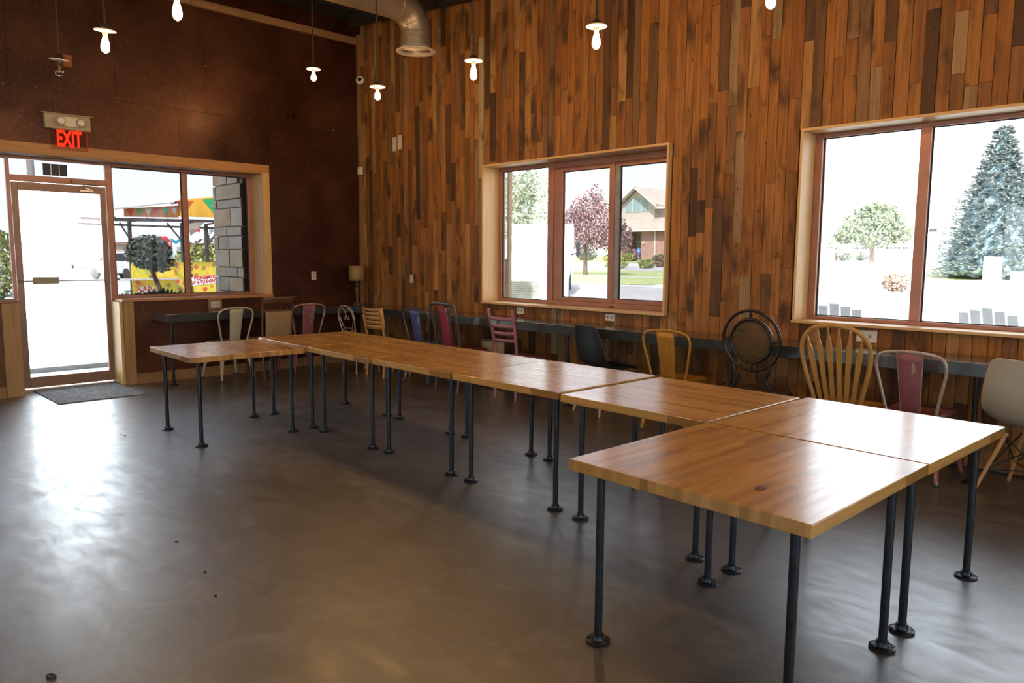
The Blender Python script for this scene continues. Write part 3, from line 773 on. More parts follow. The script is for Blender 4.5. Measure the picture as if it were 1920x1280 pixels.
# ------------------------------------------------------------------ chairs  (local: front is +y, back is -y)
def chair(name, x, y, deg, label, group=None, z=0):
    return empty(name, (x, y, z), radians(deg), label, 'chair', group)
def rrect(w0, w1, d0, d1, r=.05, n=5):
    """rounded seat outline: w0 half width at back (y=d0), w1 half width at front (y=d1)"""
    c = [(-w0, d0), (w0, d0), (w1, d1), (-w1, d1)]; out = []
    for i in range(4):
        p = Vector(c[i]); a = (Vector(c[i-1])-p).normalized(); b = (Vector(c[(i+1)%4])-p).normalized()
        A = p + a*r; B = p + b*r
        for k in range(n+1):
            t = k/n; out.append(tuple(A*(1-t)**2 + p*2*t*(1-t) + B*t*t))
    return out
def metal_chair(x, y, deg, label, m_main, m_splat=None, m_frame=None, emboss=None, sc=1.0):
    t = chair('metal_cafe_chair', x, y, deg, label); m_splat = m_splat or m_main; m_frame = m_frame or m_main
    t.scale = (sc, sc, sc)
    MB().prism(rrect(.165, .19, -.185, .19, .055), (0,0,.425), (1,0,0), (0,1,0), (0,0,1), .028).build('seat', m_main, t, bevel=.006)
    for sx in (-1, 1):
        for (sy, fx, fy) in ((-1, .205, -.235), (1, .215, .225)):
            p = Vector((sx*.145, sy*.15, .44)); q = Vector((sx*fx, fy, .016))
            lg_ = MB()
            # folded sheet leg: two flanges meeting at an outer edge
            lg_.taper(p + Vector((sx*.004, 0, 0)), q, .008, .068, .007, .022, side=(1,0,0))
            lg_.taper(p + Vector((0, sy*.004, 0)), q, .068, .008, .022, .007, side=(1,0,0))
            lg_.tube([p + (q-p)*.02, p + (q-p)*.55, q], [.012, .010, .008], 8)
            L = lg_.build('leg', m_main, t)
            MB().cyl((q.x, q.y, 0), .015, 0, .018, 12).build('rubber_foot', M['rubber'], L, True)
    hp = crv([(-.150,-.165,.425),(-.168,-.180,.52),(-.198,-.205,.66),(-.214,-.222,.75),(-.200,-.236,.815),(-.140,-.246,.848),(0,-.252,.860),
              (.140,-.246,.848),(.200,-.236,.815),(.214,-.222,.75),(.198,-.205,.66),(.168,-.180,.52),(.150,-.165,.425)], 5)
    MB().tube(hp, .0105, 10).build('back_frame', m_frame, t, True)
    yb = lambda z: -.172 - (z-.44)*.19
    sp = MB(); rows = []
    for k in range(9):
        z = .44 + .405*k/8; w = .058 + .022*k/8
        rows.append([(u*w, yb(z) - .006*(1-u*u), z) for u in (-1,-.82,-.5,0,.5,.82,1)])
    sp.grid(rows); s_ = sp.build('back_splat', m_splat, t, True, solid=.004)
    rb = MB()
    for s2 in (-1, 1): rb.tube([(s2*(.058+.022*k/8), yb(.44+.405*k/8), .44+.405*k/8) for k in range(9)], .0035, 6)
    if emboss:
        e = [(-.03,.52),(.03,.52),(.042,.78),(-.042,.78)]
        rb.tube([(a, yb(z)-.0095, z) for a, z in e], .0028, 6, True)
    rb.build('splat_edge', m_frame, s_, True)
    return t
m_cream = simple('cream_paint', (.50,.47,.33), .35, .1, .08, 6)
m_pinkd = worn('worn_dusty_pink', (.24,.085,.095), (.42,.28,.24), .60, .45, scale=14, streak=.3)
m_pinkd_f = worn('worn_pink_tube', (.30,.15,.14), (.50,.38,.32), .50, .4, scale=22)
m_blue = worn('scuffed_blue', (.070,.095,.25), (.34,.37,.47), .585, .4, scale=13, streak=.35)
m_gun = worn('scuffed_gunmetal', (.06,.065,.075), (.30,.32,.36), .60, .35, scale=18, um=.7)
m_yel = simple('mustard_paint', (.46,.21,.028), .33, .1, .12, 7)
m_pw = worn('worn_pink_white', (.27,.095,.11), (.48,.40,.33), .60, .45, scale=10, streak=.4)
m_pwf = worn('worn_bare_tube', (.40,.24,.22), (.46,.40,.32), .46, .4, scale=18)
metal_chair(-9.17, 4.06, 93, 'cream metal cafe chair below the shop window, nearest the door', m_cream, sc=1.06)
metal_chair(-9.06, 5.02, 88, 'dusty pink metal cafe chair against the dark steel wall, left of the wire chair', m_pinkd, None, m_pinkd_f, None, 1.08)
metal_chair(-7.25, 5.80, 4, 'scuffed blue metal cafe chair with bare tube back, beside the red padded chair', m_blue, m_blue, m_gun, None, 1.07)
metal_chair(-3.66, 5.80, 4, 'mustard yellow metal cafe chair between the black shell chair and the round-backed iron chair', m_yel, None, None, True, 1.08)
metal_chair(-1.66, 5.84, -2, 'pink metal cafe chair with worn white patches, next to the spindle-back chair', m_pw, m_pw, m_pwf, False, 1.07)

# upholstered dining chair by the steel wall
m_wal = wood('walnut_frame', (.10,.042,.020), (.17,.075,.034), .4, 2)
m_tan = simple('tan_fabric', (.33,.215,.105), .8, 0, .15, 60, bmp=.2)
t = chair('dining_chair', -8.98, 4.52, 92, 'tall wooden chair with tan padded back and short top spindles, beside the window corner')
for s in (-1, 1):
    MB().tube(crv([(s*.19,-.21,0),(s*.195,-.20,.42),(s*.205,-.235,.80),(s*.215,-.30,1.03)], 5), [(.016,.020)]*16, 8).build('back_post', m_wal, t, True)
    MB().taper((s*.19,.20,0), (s*.19,.19,.43), .03, .03, .042, .042).build('leg', m_wal, t, bevel=.003)
MB().grid([[(u*.222, -.300+.03*(1-u*u)*-1 - dz*.3, 0.955+dz) for u in (-1,-.6,-.2,.2,.6,1)] for dz in (0,.03,.06,.09)]).build('top_rail', m_wal, t, True, solid=.022)
MB().bar((-.20,-.262,.865), (.20,-.262,.865), .026, .022).bar((-.195,-.215,.50), (.195,-.215,.50), .03, .022).build('cross_rail', m_wal, t, bevel=.003)
for k in range(4): MB().tube([(-.12+.08*k,-.264,.87),(-.12+.08*k,-.296,.965)], .0065, 8).build('spindle', m_wal, t, True)
bk = MB(); P = []
for k in range(8):
    z = .52+.335*k/7; w = .165+.012*k/7
    P.append([(u*w, -.222-(z-.5)*.115-.012*(1-u*u)*(1-(2*k/7-1)**2)-.012, z) for u in (-1,-.85,-.4,0,.4,.85,1)])
bk.grid(P).build('back_pad', m_tan, t, True, solid=.034)
MB().prism(rrect(.20,.225,-.20,.22,.03), (0,0,.43), (1,0,0), (0,1,0), (0,0,1), .03).build('seat_frame', m_wal, t, bevel=.004)
MB().prism(rrect(.19,.215,-.185,.215,.04), (0,0,.4605), (1,0,0), (0,1,0), (0,0,1), .045).build('seat', m_tan, t, bevel=.015, seg=3)

# wire parlour chair
m_wire = simple('rosy_cream_wire', (.48,.34,.27), .38, .4, .2, 14)
t = chair('wire_parlour_chair', -8.56, 5.63, 0, 'cream bent-wire parlour chair with heart-shaped back in the corner, left of the orange wooden chair')
t.scale = (1.0, 1.0, 1.05)
hp = crv([(-.165,-.17,.0),(-.150,-.16,.43),(-.172,-.19,.60),(-.190,-.21,.70),(-.165,-.225,.79),(-.09,-.235,.842),(0,-.237,.857),(.09,-.235,.842),(.165,-.225,.79),(.190,-.21,.70),(.172,-.19,.60),(.150,-.16,.43),(.165,-.17,0)], 6)
MB().tube(hp, .009, 8).build('back_hoop', m_wire, t, True)
ih = MB()
yb = lambda z: -.155 - (z-.43)*.19
for s in (-1, 1):
    ih.tube([(p[0]*s, yb(p[1]), p[1]) for p in [(c.x, c.y) for c in crv([(-.02,.44,0),(.045,.50,0),(.13,.63,0),(.155,.72,0),(.12,.80,0),(.062,.822,0),(.02,.79,0),(.0,.74,0),(.012,.695,0),(.045,.680,0),(.062,.705,0),(.048,.727,0)], 6)]], .0058, 8)
ih.build('back_scroll', m_wire, t, True)
lc = MB()
lc.tube([(c.x, yb(c.y), c.y) for c in crv([(-.155,.44,0),(-.13,.53,0),(-.06,.575,0),(0,.56,0),(.06,.575,0),(.13,.53,0),(.155,.44,0)], 6)], .0055, 8)
lc.build('lower_scroll', m_wire, t, True)
MB().lathe([(0,0),(.185,0),(.19,.008),(.185,.02),(0,.024)], (0,.01,.425), 30).build('seat', m_wire, t, True)
MB().tube([(.19*cos(a), .01+.19*sin(a), .425) for a in [2*pi*i/30 for i in range(30)]], .009, 8, True).build('seat_ring', m_wire, t, True)
MB().tube([(.15*cos(a), .01+.15*sin(a), .20) for a in [2*pi*i/30 for i in range(30)]], .0055, 8, True).build('leg_ring', m_wire, t, True)
for s in (-1, 1):
    MB().tube([(s*.14,.14,.42),(s*.15,.16,.25),(s*.17,.19,0.006)], .009, 8).build('leg', m_wire, t, True)
MB().tube(crv([(.16,-.17,.52),(.21,-.10,.50),(.25,0,.44),(.24,.10,.43),(.17,.15,.43)], 5), .0055, 8).build('side_curl', m_wire, t, True)
for sx, sy in ((-.165,-.17),(.165,-.17),(-.17,.19),(.17,.19)): MB().cyl((sx, sy, 0), .017, 0, .010, 12).build('foot', m_wire, t, True)

# orange beech chair with four slots
m_org = wood('orange_beech', (.52,.235,.055), (.66,.34,.095), .35, 0, coat=.2)
m_orgz = wood('orange_beech_upright', (.50,.22,.05), (.64,.32,.09), .35, 2, coat=.2)
t = chair('slatted_wooden_chair', -8.06, 5.74, 0, 'light orange wooden chair with four slots across its back, beside the wire chair')
for s in (-1, 1):
    MB().tube(crv([(s*.19,-.215,0),(s*.185,-.19,.42),(s*.195,-.215,.62),(s*.205,-.245,.80)], 5), [(.013,.019)]*16, 10).build('back_post', m_orgz, t, True)
    MB().tube([(s*.195,.205,0),(s*.18,.17,.42)], [.014,.019], 10).build('leg', m_orgz, t, True)
zs = [.615,.672,.684,.728,.740,.784,.796,.838,.850,.885]
bk = MB()
for k in range(5):
    z0, z1 = zs[2*k], zs[2*k+1]
    bk.grid([[(u*.228, -.200-(z-.6)*.16-.045*(1-u*u), z + .012*(u*u)) for u in (-1,-.75,-.5,-.25,0,.25,.5,.75,1)] for z in (z0, (z0+z1)/2, z1)])
for s in (-1, 1):
    bk.grid([[(s*u, -.200-(z-.6)*.16-.045*(1-(u/.228)**2), z+.012*(u/.228)**2) for u in (.17,.20,.228)] for z in (.615,.70,.80,.885)])
bk.build('slotted_backrest', m_org, t, True, solid=.014)
MB().prism(rrect(.19,.205,-.19,.205,.05), (0,0,.425), (1,0,0), (0,1,0), (0,0,1), .024).build('seat', m_org, t, bevel=.006)
MB().bar((-.18,-.19,.30),(-.185,.18,.30),.016,.03).bar((.18,-.19,.30),(.185,.18,.30),.016,.03).bar((-.18,.18,.38),(.18,.18,.38),.016,.05).build('stretcher', m_org, t, bevel=.003)

# dark chair with the red padded splat
m_dkw = wood('dark_brown_frame', (.050,.027,.017), (.12,.070,.045), .32, 2, coat=.3)
m_red = simple('wine_red_vinyl', (.26,.030,.050), .42, 0, .12, 9)
t = chair('padded_back_chair', -6.585, 5.74, 0, 'tall dark wooden chair with a wine red padded centre strip in its back')
for s in (-1, 1):
    MB().tube(crv([(s*.20,-.235,0),(s*.195,-.195,.40),(s*.205,-.215,.62),(s*.212,-.262,.83),(s*.205,-.300,.985)], 6), [(.014,.021)]*25, 10).build('back_post', m_dkw, t, True)
    MB().tube(crv([(s*.085,-.195,.44),(s*.085,-.218,.62),(s*.088,-.262,.83),(s*.088,-.295,.97)], 6), [(.012,.012)]*19, 8).build('inner_post', m_dkw, t, True)
    MB().taper((s*.20,.225,0),(s*.19,.21,.43),.030,.030,.042,.042).build('leg', m_dkw, t, bevel=.003)
MB().tube(crv([(-.212,-.292,.962),(-.195,-.302,1.0),(-.14,-.312,1.02),(0,-.318,1.027),(.14,-.312,1.02),(.195,-.302,1.0),(.212,-.292,.962)], 5), [(.014,.024)]*31, 10, flat=(0,1,0)).build('top_rail', m_dkw, t, True)
P = []
for k in range(12):
    z = .47+.50*k/11; yy = -.20-.10*((z-.44)/.54)**1.3
    P.append([(u*.068, yy-.020*(1-u*u), z) for u in (-1,-.85,-.4,0,.4,.85,1)])
MB().grid(P).build('back_pad', m_red, t, True, solid=.032, bevel=.008)
MB().prism(rrect(.20,.235,-.21,.23,.04), (0,0,.40), (1,0,0), (0,1,0), (0,0,1), .045).build('seat_frame', m_dkw, t, bevel=.005)
MB().prism(rrect(.19,.225,-.19,.225,.06), (0,0,.4455), (1,0,0), (0,1,0), (0,0,1), .045).build('seat', simple('dark_red_seat', (.12,.02,.03), .4), t, bevel=.016, seg=3)

# pink ladder-back
m_lp = simple('mauve_paint', (.36,.135,.165), .4, 0, .10, 10)
t = chair('ladder_back_chair', -5.77, 5.88, -1, 'mauve pink painted wooden ladder-back chair under the middle window')
for s in (-1, 1):
    MB().tube(crv([(s*.165,-.215,0),(s*.165,-.20,.42),(s*.175,-.235,.70),(s*.19,-.300,.975)], 6), [.0175]*19, 12).ball((s*.19,-.300,.975), .0175, 12, 6, 1.4).build('back_post', m_lp, t, True)
    MB().tube([(s*.185,.20,0),(s*.18,.19,.43)], [.013,.019], 12).build('leg', m_lp, t, True)
for k, z in enumerate((.655,.735,.815,.895)):
    w = .176+.004*k; y0 = -.225-(z-.655)*.25
    MB().grid([[(u*w, y0-.035*(1-u*u)-dz*.2, z+dz-.006*(1-u*u)) for u in (-1,-.7,-.35,0,.35,.7,1)] for dz in (-.017,0,.017)]).build('back_slat', m_lp, t, True, solid=.013)
MB().prism(rrect(.185,.215,-.20,.215,.05), (0,0,.435), (1,0,0), (0,1,0), (0,0,1), .026).build('seat', m_lp, t, bevel=.007)
MB().tube([(-.172,-.20,.22),(-.182,.19,.22)], .010, 8).tube([(.172,-.20,.22),(.182,.19,.22)], .010, 8).tube([(-.177,0,.22),(.177,0,.22)], .010, 8).tube([(-.165,-.20,.30),(.165,-.20,.30)], .010, 8).build('stretcher', m_lp, t, True)

# shell chairs
def shell(t, mat, top_w, prof, widths, curl, thick=.006):
    P = []
    n = len(prof)
    C = crv([(0, a, b) for a, b in prof], 4); Wd = crv([(w, c, 0) for w, c in zip(widths, curl)], 4)
    for i, c in enumerate(C):
        tng = (C[min(i+1, len(C)-1)] - C[max(i-1, 0)]).normalized()
        nrm = Vector((0, -tng.z, tng.y))
        if nrm.z < 0 and i < 3: nrm = -nrm
        w, cu = Wd[i].x, Wd[i].y
        # edges curl toward the sitter
        nv = Vector((0, tng.z, -tng.y))
        if nv.dot(Vector((0,.8,.6))) < 0: nv = -nv
        P.append([tuple(c + Vector((u*w, 0, 0)) + nv*(cu*abs(u)**2.6)) for u in (-1,-.93,-.8,-.6,-.35,0,.35,.6,.8,.93,1)])
    return MB().grid(P).build('shell_seat', mat, t, True, solid=thick, sub=1)
m_blk = simple('matt_black_shell', (.012,.017,.016), .42, 0, .2, 5)
m_dow = wood('pale_dowel', (.50,.33,.17), (.64,.44,.24), .45, 2)
t = chair('shell_chair', -4.58, 5.92, -16, 'matt black plastic shell chair with pale wooden legs, left of the mustard chair'); t.scale = (1.1,1.1,1.05)
shell(t, m_blk, .17, [(.235,.425),(.20,.452),(.10,.450),(0,.440),(-.10,.445),(-.17,.475),(-.205,.54),(-.225,.64),(-.240,.74),(-.250,.82),(-.255,.852)],
      [.155,.19,.215,.225,.232,.232,.228,.215,.196,.170,.135], [.0,.0,.006,.012,.030,.045,.045,.038,.028,.018,.010], .010)
for sx in (-1, 1):
    for sy in (-1, 1):
        MB().tube([(sx*.12, sy*.12, .43), (sx*.205, sy*.215, .0)], [.017, .010], 12).build('leg', m_dow, t, True)
MB().bar((-.12,-.12,.425),(.12,.12,.425),.02,.012).bar((-.12,.12,.425),(.12,-.12,.425),.02,.012).build('seat_bracket', M['black'], t)
m_wht = simple('off_white_shell', (.50,.47,.39), .4, 0, .06, 5)
t = chair('shell_chair', -.96, 5.86, -14, 'off-white plastic shell chair on wooden legs with black wire bracing, at the right edge'); t.scale = (1.07,1.07,1.07)
shell(t, m_wht, .17, [(.235,.430),(.20,.455),(.10,.445),(0,.425),(-.10,.430),(-.18,.480),(-.225,.56),(-.25,.66),(-.268,.76),(-.282,.84),(-.288,.868)],
      [.16,.21,.232,.245,.255,.258,.248,.225,.195,.160,.110], [.0,.010,.030,.045,.060,.068,.060,.045,.030,.018,.008], .007)
lg4 = []
m_dow2 = wood('orange_dowel', (.52,.27,.10), (.66,.38,.16), .45, 2)
for sx in (-1, 1):
    for sy in (-1, 1):
        a = Vector((sx*.11, sy*.11, .385)); b = Vector((sx*.225, sy*.215, 0)); lg4.append((a, b))
        MB().tube([a, b], [.014, .011], 12).build('leg', m_dow2, t, True)
wb_ = MB(); q = lambda i, k: lg4[i][0] + (lg4[i][1]-lg4[i][0])*k
for i, j in ((0,1),(1,3),(3,2),(2,0)):
    wb_.tube([q(i,.05), q(j,.62)], .0045, 6); wb_.tube([q(j,.05), q(i,.62)], .0045, 6)
for i in range(4): wb_.tube([q(i,.0), (lg4[i][0].x*1.1, lg4[i][0].y*1.1, .428)], .006, 6)
wb_.tube([q(0,.62), q(3,.62)], .0045, 6); wb_.tube([q(1,.62), q(2,.62)], .0045, 6)
wb_.build('wire_brace', M['black'], t, True)

# iron chair with a swivelling round back
m_iron = simple('dark_bronze_iron', (.030,.026,.024), .32, .6, .3, 16)
def leather():
    m, nt, b = newmat('tooled_brown_leather')
    co = coords(nt); a = noise(nt, co, 7, 6, .65); f = noise(nt, co, 30, 3)
    c = ramp(nt, a, [(.3, (.035,.018,.010)), (.5, (.085,.045,.014)), (.7, (.14,.060,.020))])
    wv = N(nt, 'ShaderNodeTexWave', wave_type='RINGS', rings_direction='Y'); nt.links.new(co, wv.inputs['Vector']); wv.inputs['Scale'].default_value = 6; wv.inputs['Distortion'].default_value = 6; wv.inputs['Detail'].default_value = 2
    c = mixc(nt, math2(nt, 'MULTIPLY', wv.outputs['Fac'], .45), c, (.11,.085,.022))
    nt.links.new(c, b.inputs['Base Color']); b.inputs['Roughness'].default_value = .42; bump(nt, b, f, .3, .003); b.inputs['Roughness'].default_value = .62; b.inputs['Specular IOR Level'].default_value = .25; return m
t = chair('round_back_iron_chair', -2.82, 5.74, 0, 'dark iron chair with a studded round leather back inside a ring, by the right window')
RC = Vector((0, -.225, .905)); ti = .10
def rp(r, a, off=0): return RC + Vector((r*cos(a), -sin(ti)*r*sin(a) - off*cos(ti), cos(ti)*r*sin(a) - off*sin(ti)))
MB().tube([rp(.243, 2*pi*i/48) for i in range(48)], .0125, 12, True).build('outer_ring', m_iron, t, True)
MB().tube([rp(.173, 2*pi*i/48) for i in range(48)], [(.014,.019)]*48, 12, True).build('inner_ring', m_iron, t, True)
md = MB(Matrix.Translation(RC) @ Matrix.Rotation(pi/2-ti+2*ti, 4, 'X'))
md.lathe([(0,-.012),(.166,-.010),(.166,.004),(.15,.010),(.10,.018),(.05,.022),(0,.023)], (0,0,0), 40).build('back_pad', leather(), t, True)
nh = MB()
for i in range(60): c = rp(.150, 2*pi*i/60, .012); nh.ball(c, .0036, 6, 4)
nh.build('nail_trim', simple('pewter_nails', (.32,.28,.24), .3, .9), t, True)
cn = MB()
for i in range(4):
    a = i*pi/2; cn.tube([rp(.187, a), rp(.2, a), rp(.208, a), rp(.216, a), rp(.232, a)], [.007,.013,.008,.013,.007], 8)
cn.build('swivel_link', m_iron, t, True)
for s in (-1, 1):
    MB().tube(crv([tuple(rp(.243, -pi/2 + s*.70)), (s*.150,-.205,.66), (s*.125,-.195,.60), (s*.150,-.19,.53), (s*.195,-.185,.49), (s*.20,-.175,.44)], 6), .012, 10).build('back_support', m_iron, t, True)
    MB().tube(crv([(s*.19,-.17,.45),(s*.21,-.19,.28),(s*.19,-.19,.12),(s*.22,-.23,.008)], 6), .0125, 10).build('leg', m_iron, t, True)
    MB().tube(crv([(s*.17,.17,.45),(s*.20,.20,.28),(s*.18,.19,.12),(s*.21,.23,.008)], 6), .0125, 10).build('leg', m_iron, t, True)
MB().tube([(.225*cos(a), .01+.225*sin(a), .452) for a in [2*pi*i/36 for i in range(36)]], .012, 8, True).build('seat_ring', m_iron, t, True)
MB().lathe([(0,0),(.215,0),(.222,.012),(.215,.038),(.17,.052),(0,.058)], (0,.01,.455), 36).build('seat', simple('brown_leather_seat', (.085,.050,.030), .45), t, True)

# spindle-back (arrow) chair
m_win = wood('honey_oak', (.46,.22,.048), (.62,.33,.085), .33, 2, coat=.25)
t = chair('arrow_back_chair', -2.14, 5.76, 1, 'honey yellow hoop-back wooden chair with six arrow spindles below the right window')
yb = lambda z: -.195 - (z-.45)*.24
hoop = [(-.155,.455),(-.180,.56),(-.222,.72),(-.246,.86),(-.232,.965),(-.165,1.045),(-.08,1.076),(0,1.083),(.08,1.076),(.165,1.045),(.232,.965),(.246,.86),(.222,.72),(.180,.56),(.155,.455)]
hc = crv([(x, yb(z) - .02*(1-min(1,abs(x)/.25)**2), z) for x, z in hoop], 5)
MB().tube(hc, [(.011,.0165)]*len(hc), 12, flat=(0,1,.0)).build('back_hoop', m_win, t, True)
ztop = lambda x: 1.072*1 - .20*(abs(x)/.245)**2.6*1.0
for k in range(6):
    u = (k-2.5)/2.5; xb_, xt = u*.108, u*.195
    z1 = 1.070 - .075*abs(u)**2.2; z0 = .455
    def P_(tt, w): 
        z = z0+(z1-z0)*tt; x = xb_+(xt-xb_)*tt
        return x, yb(z) - .02*(1-min(1,abs(x)/.25)**2), z, w
    left = []; right = []
    for tt, w in ((0,.006),(.10,.010),(.17,.0165),(.45,.0165),(.74,.0215),(.80,.019),(.90,.009),(1,.0055)):
        x, y_, z, w = P_(tt, w); left.append((x-w, y_, z)); right.append((x+w, y_, z))
    MB().grid([[a, b] for a, b in zip(left, right)]).build('arrow_spindle', m_win, t, solid=.011, bevel=.002)
MB().prism(rrect(.19,.225,-.215,.225,.09), (0,0,.432), (1,0,0), (0,1,0), (0,0,1), .038).build('seat', m_win, t, bevel=.012, seg=3)
for sx in (-1, 1):
    for sy in (-1, 1):
        p = Vector((sx*.15, sy*.15, .435)); q_ = Vector((sx*.215, sy*.225, 0))
        MB().tube([p + (q_-p)*k for k in (0,.15,.3,.35,.4,.7,1)], [.012,.016,.020,.014,.020,.016,.010], 12).build('leg', m_win, t, True)
MB().tube([(-.185,-.185,.2),(-.185,.185,.2)], .010, 8).tube([(.185,-.185,.2),(.185,.185,.2)], .010, 8).tube([(-.185,0,.2),(.185,0,.2)], .010, 8).build('stretcher', m_win, t, True)

# beige box on the floor under the counter
bx_ = empty('storage_box', (-6.34, 6.13, 0), 0, 'beige box with a dark side standing on the floor under the counter', 'box')
MB().box(-.20, .20, -.115, .115, .03, .565).build('box_body', simple('beige_panel', (.50,.38,.22), .6), bx_, bevel=.004)
MB().box(-.215, .215, -.13, .13, .566, .59).build('box_lid', m_dkw, bx_, bevel=.004)
MB().box(-.215, -.201, -.125, .12, .0, .565).box(.201, .215, -.125, .12, .0, .565).build('side_panel', m_dkw, bx_)

# lamp in the corner
lp = empty('table_lamp', (-9.27, 6.06, CT+.0005), 0, 'small brass table lamp with a patterned tan drum shade on the counter in the corner', 'table lamp')
m_br = simple('aged_brass', (.30,.19,.10), .35, .7, .25, 20)
MB().lathe([(0,0),(.068,0),(.070,.006),(.060,.014),(.040,.020),(.030,.034),(.016,.040),(0,.040)], (0,0,0), 28).build('lamp_base', m_br, lp, True)
MB().lathe([(0,.039),(.013,.040),(.010,.07),(.015,.11),(.024,.16),(.036,.215),(.040,.222),(.036,.230),(.020,.25),(.012,.265),(.020,.285),(.012,.31),(.009,.36),(.007,.42),(0,.42)], (0,0,0), 24).build('lamp_stem', m_br, lp, True)
def shade_mat():
    m, nt, b = newmat('patterned_shade')
    vo = N(nt, 'ShaderNodeTexVoronoi'); vo.feature = 'F1'; vo.inputs['Randomness'].default_value = .0
    cy = coords(nt, (42,42,42)); nt.links.new(cy, vo.inputs['Vector']); vo.inputs['Scale'].default_value = 1
    nt.links.new(ramp(nt, vo.outputs['Distance'], [(.38, (.42,.27,.10)), (.5, (.24,.13,.045))]), b.inputs['Base Color']); b.inputs['Roughness'].default_value = .8; return m
sd = MB(); P = [[(.113*cos(2*pi*i/40), .113*sin(2*pi*i/40), z) for i in range(41)] for z in (.345,.42,.49,.56)]
sd.grid(P).build('lamp_shade', shade_mat(), lp, True, solid=.003)
MB().tube([(.113,0,.55),(0,0,.55),(-.113,0,.55)], .002, 6).tube([(0,0,.42),(0,0,.555)], .003, 6).build('shade_fitter', m_br, lp)
MB().tube(crv([(.05,.02,.008),(.10,.05,.006),(.15,.10,.006),(.17,.16,.006)], 4), .003, 6).build('cord', M['black'], lp)

# little dark marks that lie on the floor: one loop of tape and a few crumbs
tag(MB().tube(crv([(-3.060,.622,.0035),(-3.048,.640,.0035),(-3.022,.642,.0035),(-3.018,.628,.0035),(-3.035,.619,.0035)], 5, True), .003, 6, True).build('floor_tape', M['black'], None), 'tiny dark curl of tape lying on the floor at the bottom left', 'tape')
for k, (x, y) in enumerate([(-6.873, 2.067), (-6.81, 2.078), (-4.061, 1.472), (-3.562, 1.419), (-3.268, 1.346)]):
    c = MB().ball((0,0,.003), .006, 7, 5, .5).build('crumb', M['black'], None, True); c.location = (x, y, 0); c.scale = (1.6, 1, 1); c.rotation_euler = (0, 0, k*.8)
    tag(c, 'tiny dark crumb lying on the open concrete floor', 'crumb', 'crumbs on the floor')
# ------------------------------------------------------------------ outside
GZ = lambda y: max(-.1, .028*(y-7))
M['pave'] = simple('pale_pavement', (.52,.50,.47), .9, 0, .08, .6)
M['asph'] = simple('grey_asphalt', (.42,.39,.39), .9, 0, .12, .8)
M['grass'] = simple('lawn_grass', (.36,.40,.16), .95, 0, .2, 3)
g = MB()
g.add([(-500,-60,-.1),(40,-60,-.1),(40,3.43,-.1),(-500,3.43,-.1)], [(0,1,2,3)])
g.add([(-500,3.43,-.1),(40,3.43,-.1),(40,300,GZ(300)),(-500,300,GZ(300))], [(0,1,2,3)])
struct(g.build('ground', M['pave']))
def strip(name, x0, x1, y0, y1, mat, dz):
    b = MB(); b.add([(x0,y0,GZ(y0)+dz),(x1,y0,GZ(y0)+dz),(x1,y1,GZ(y1)+dz),(x0,y1,GZ(y1)+dz)], [(0,1,2,3)])
    return struct(b.build(name, mat))
strip('road', -70, -9.5, 17.5, 23.3, M['asph'], .01)
strip('road.001', -90, -17, 35.6, 41.2, M['asph'], .01)
strip('lawn', -70, -17, 24.4, 35.5, M['grass'], .012)
strip('lawn.001', -90, -26, 47.0, 70, M['grass'], .012)
strip('lawn.002', -12.5, 8, 32.5, 44, M['grass'], .012)
strip('path', -70, -17, 28.9, 29.6, M['pave'], .02)
cb = MB().box(-14.05,-13.75,-6,9,-.1,.03).box(-12.15,-11.95,-6,9,-.1,-.03)
struct(cb.build('curb', simple('grey_curb', (.24,.235,.23), .9)))
strip('road.002', -60, -14.1, -30, 3.3, simple('pale_asphalt', (.36,.35,.34), .9, 0, .1, .5), .01)

def foliage(mb, c, rx, ry, rz, n, s, rn, shellw=.45):
    for _ in range(n):
        while True:
            p = Vector((rn.uniform(-1,1), rn.uniform(-1,1), rn.uniform(-1,1)))
            if p.length <= 1 and p.length > shellw*rn.random(): break
        o = Vector((c[0]+p.x*rx, c[1]+p.y*ry, c[2]+p.z*rz))
        a = Vector((rn.uniform(-1,1), rn.uniform(-1,1), rn.uniform(-1,1))).normalized(); b = a.orthogonal().normalized()
        k = s*rn.uniform(.6,1.3)
        mb.add([o-a*k, o+b*k*.5, o+a*k, o-b*k*.5], [(0,1,2,3)])
def tree(name, base, th, tr, blobs, leaf, mt, mbk, label, cat='tree', group=None, seed=1, lean=(0,0), branches=5):
    rn = random.Random(seed); r = empty(name, base, 0, label, cat, group)
    t_ = MB().tube(crv([(0,0,-.05),(lean[0]*.5,lean[1]*.5,th*.5),(lean[0],lean[1],th)], 4), [tr*(1.2-.5*i/8) for i in range(9)], 10)
    for k in range(branches):
        b = rn.choice(blobs); t_.tube([(lean[0],lean[1],th*.8), ((lean[0]+b[0])*.5, (lean[1]+b[1])*.5, (th+b[2])*.5), (b[0],b[1],b[2])], [tr*.5, tr*.35, tr*.12], 6)
    t_.build('trunk', mbk, r, True)
    f = MB()
    for (x, y, z, rx, ry, rz, n) in blobs: foliage(f, (x,y,z), rx, ry, rz, n, leaf, rn)
    f.build('foliage', mt, r)
    return r
bark = simple('grey_brown_bark', (.13,.095,.07), .9)
lm_purple = leaf_mat('purple_leaves', (.11,.055,.06), (.36,.22,.22))
lm_green = leaf_mat('mid_green_leaves', (.055,.075,.035), (.20,.23,.12))
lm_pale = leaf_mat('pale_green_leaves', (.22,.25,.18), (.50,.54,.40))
lm_yel = leaf_mat('yellow_green_leaves', (.13,.15,.035), (.42,.42,.14))
lm_dark = leaf_mat('dark_green_needles', (.05,.065,.04), (.14,.165,.11))
lm_blue = leaf_mat('blue_spruce_needles', (.07,.11,.115), (.42,.45,.43))
lm_brn = leaf_mat('russet_shrub', (.08,.045,.03), (.26,.16,.10))
rn0 = random.Random(5)
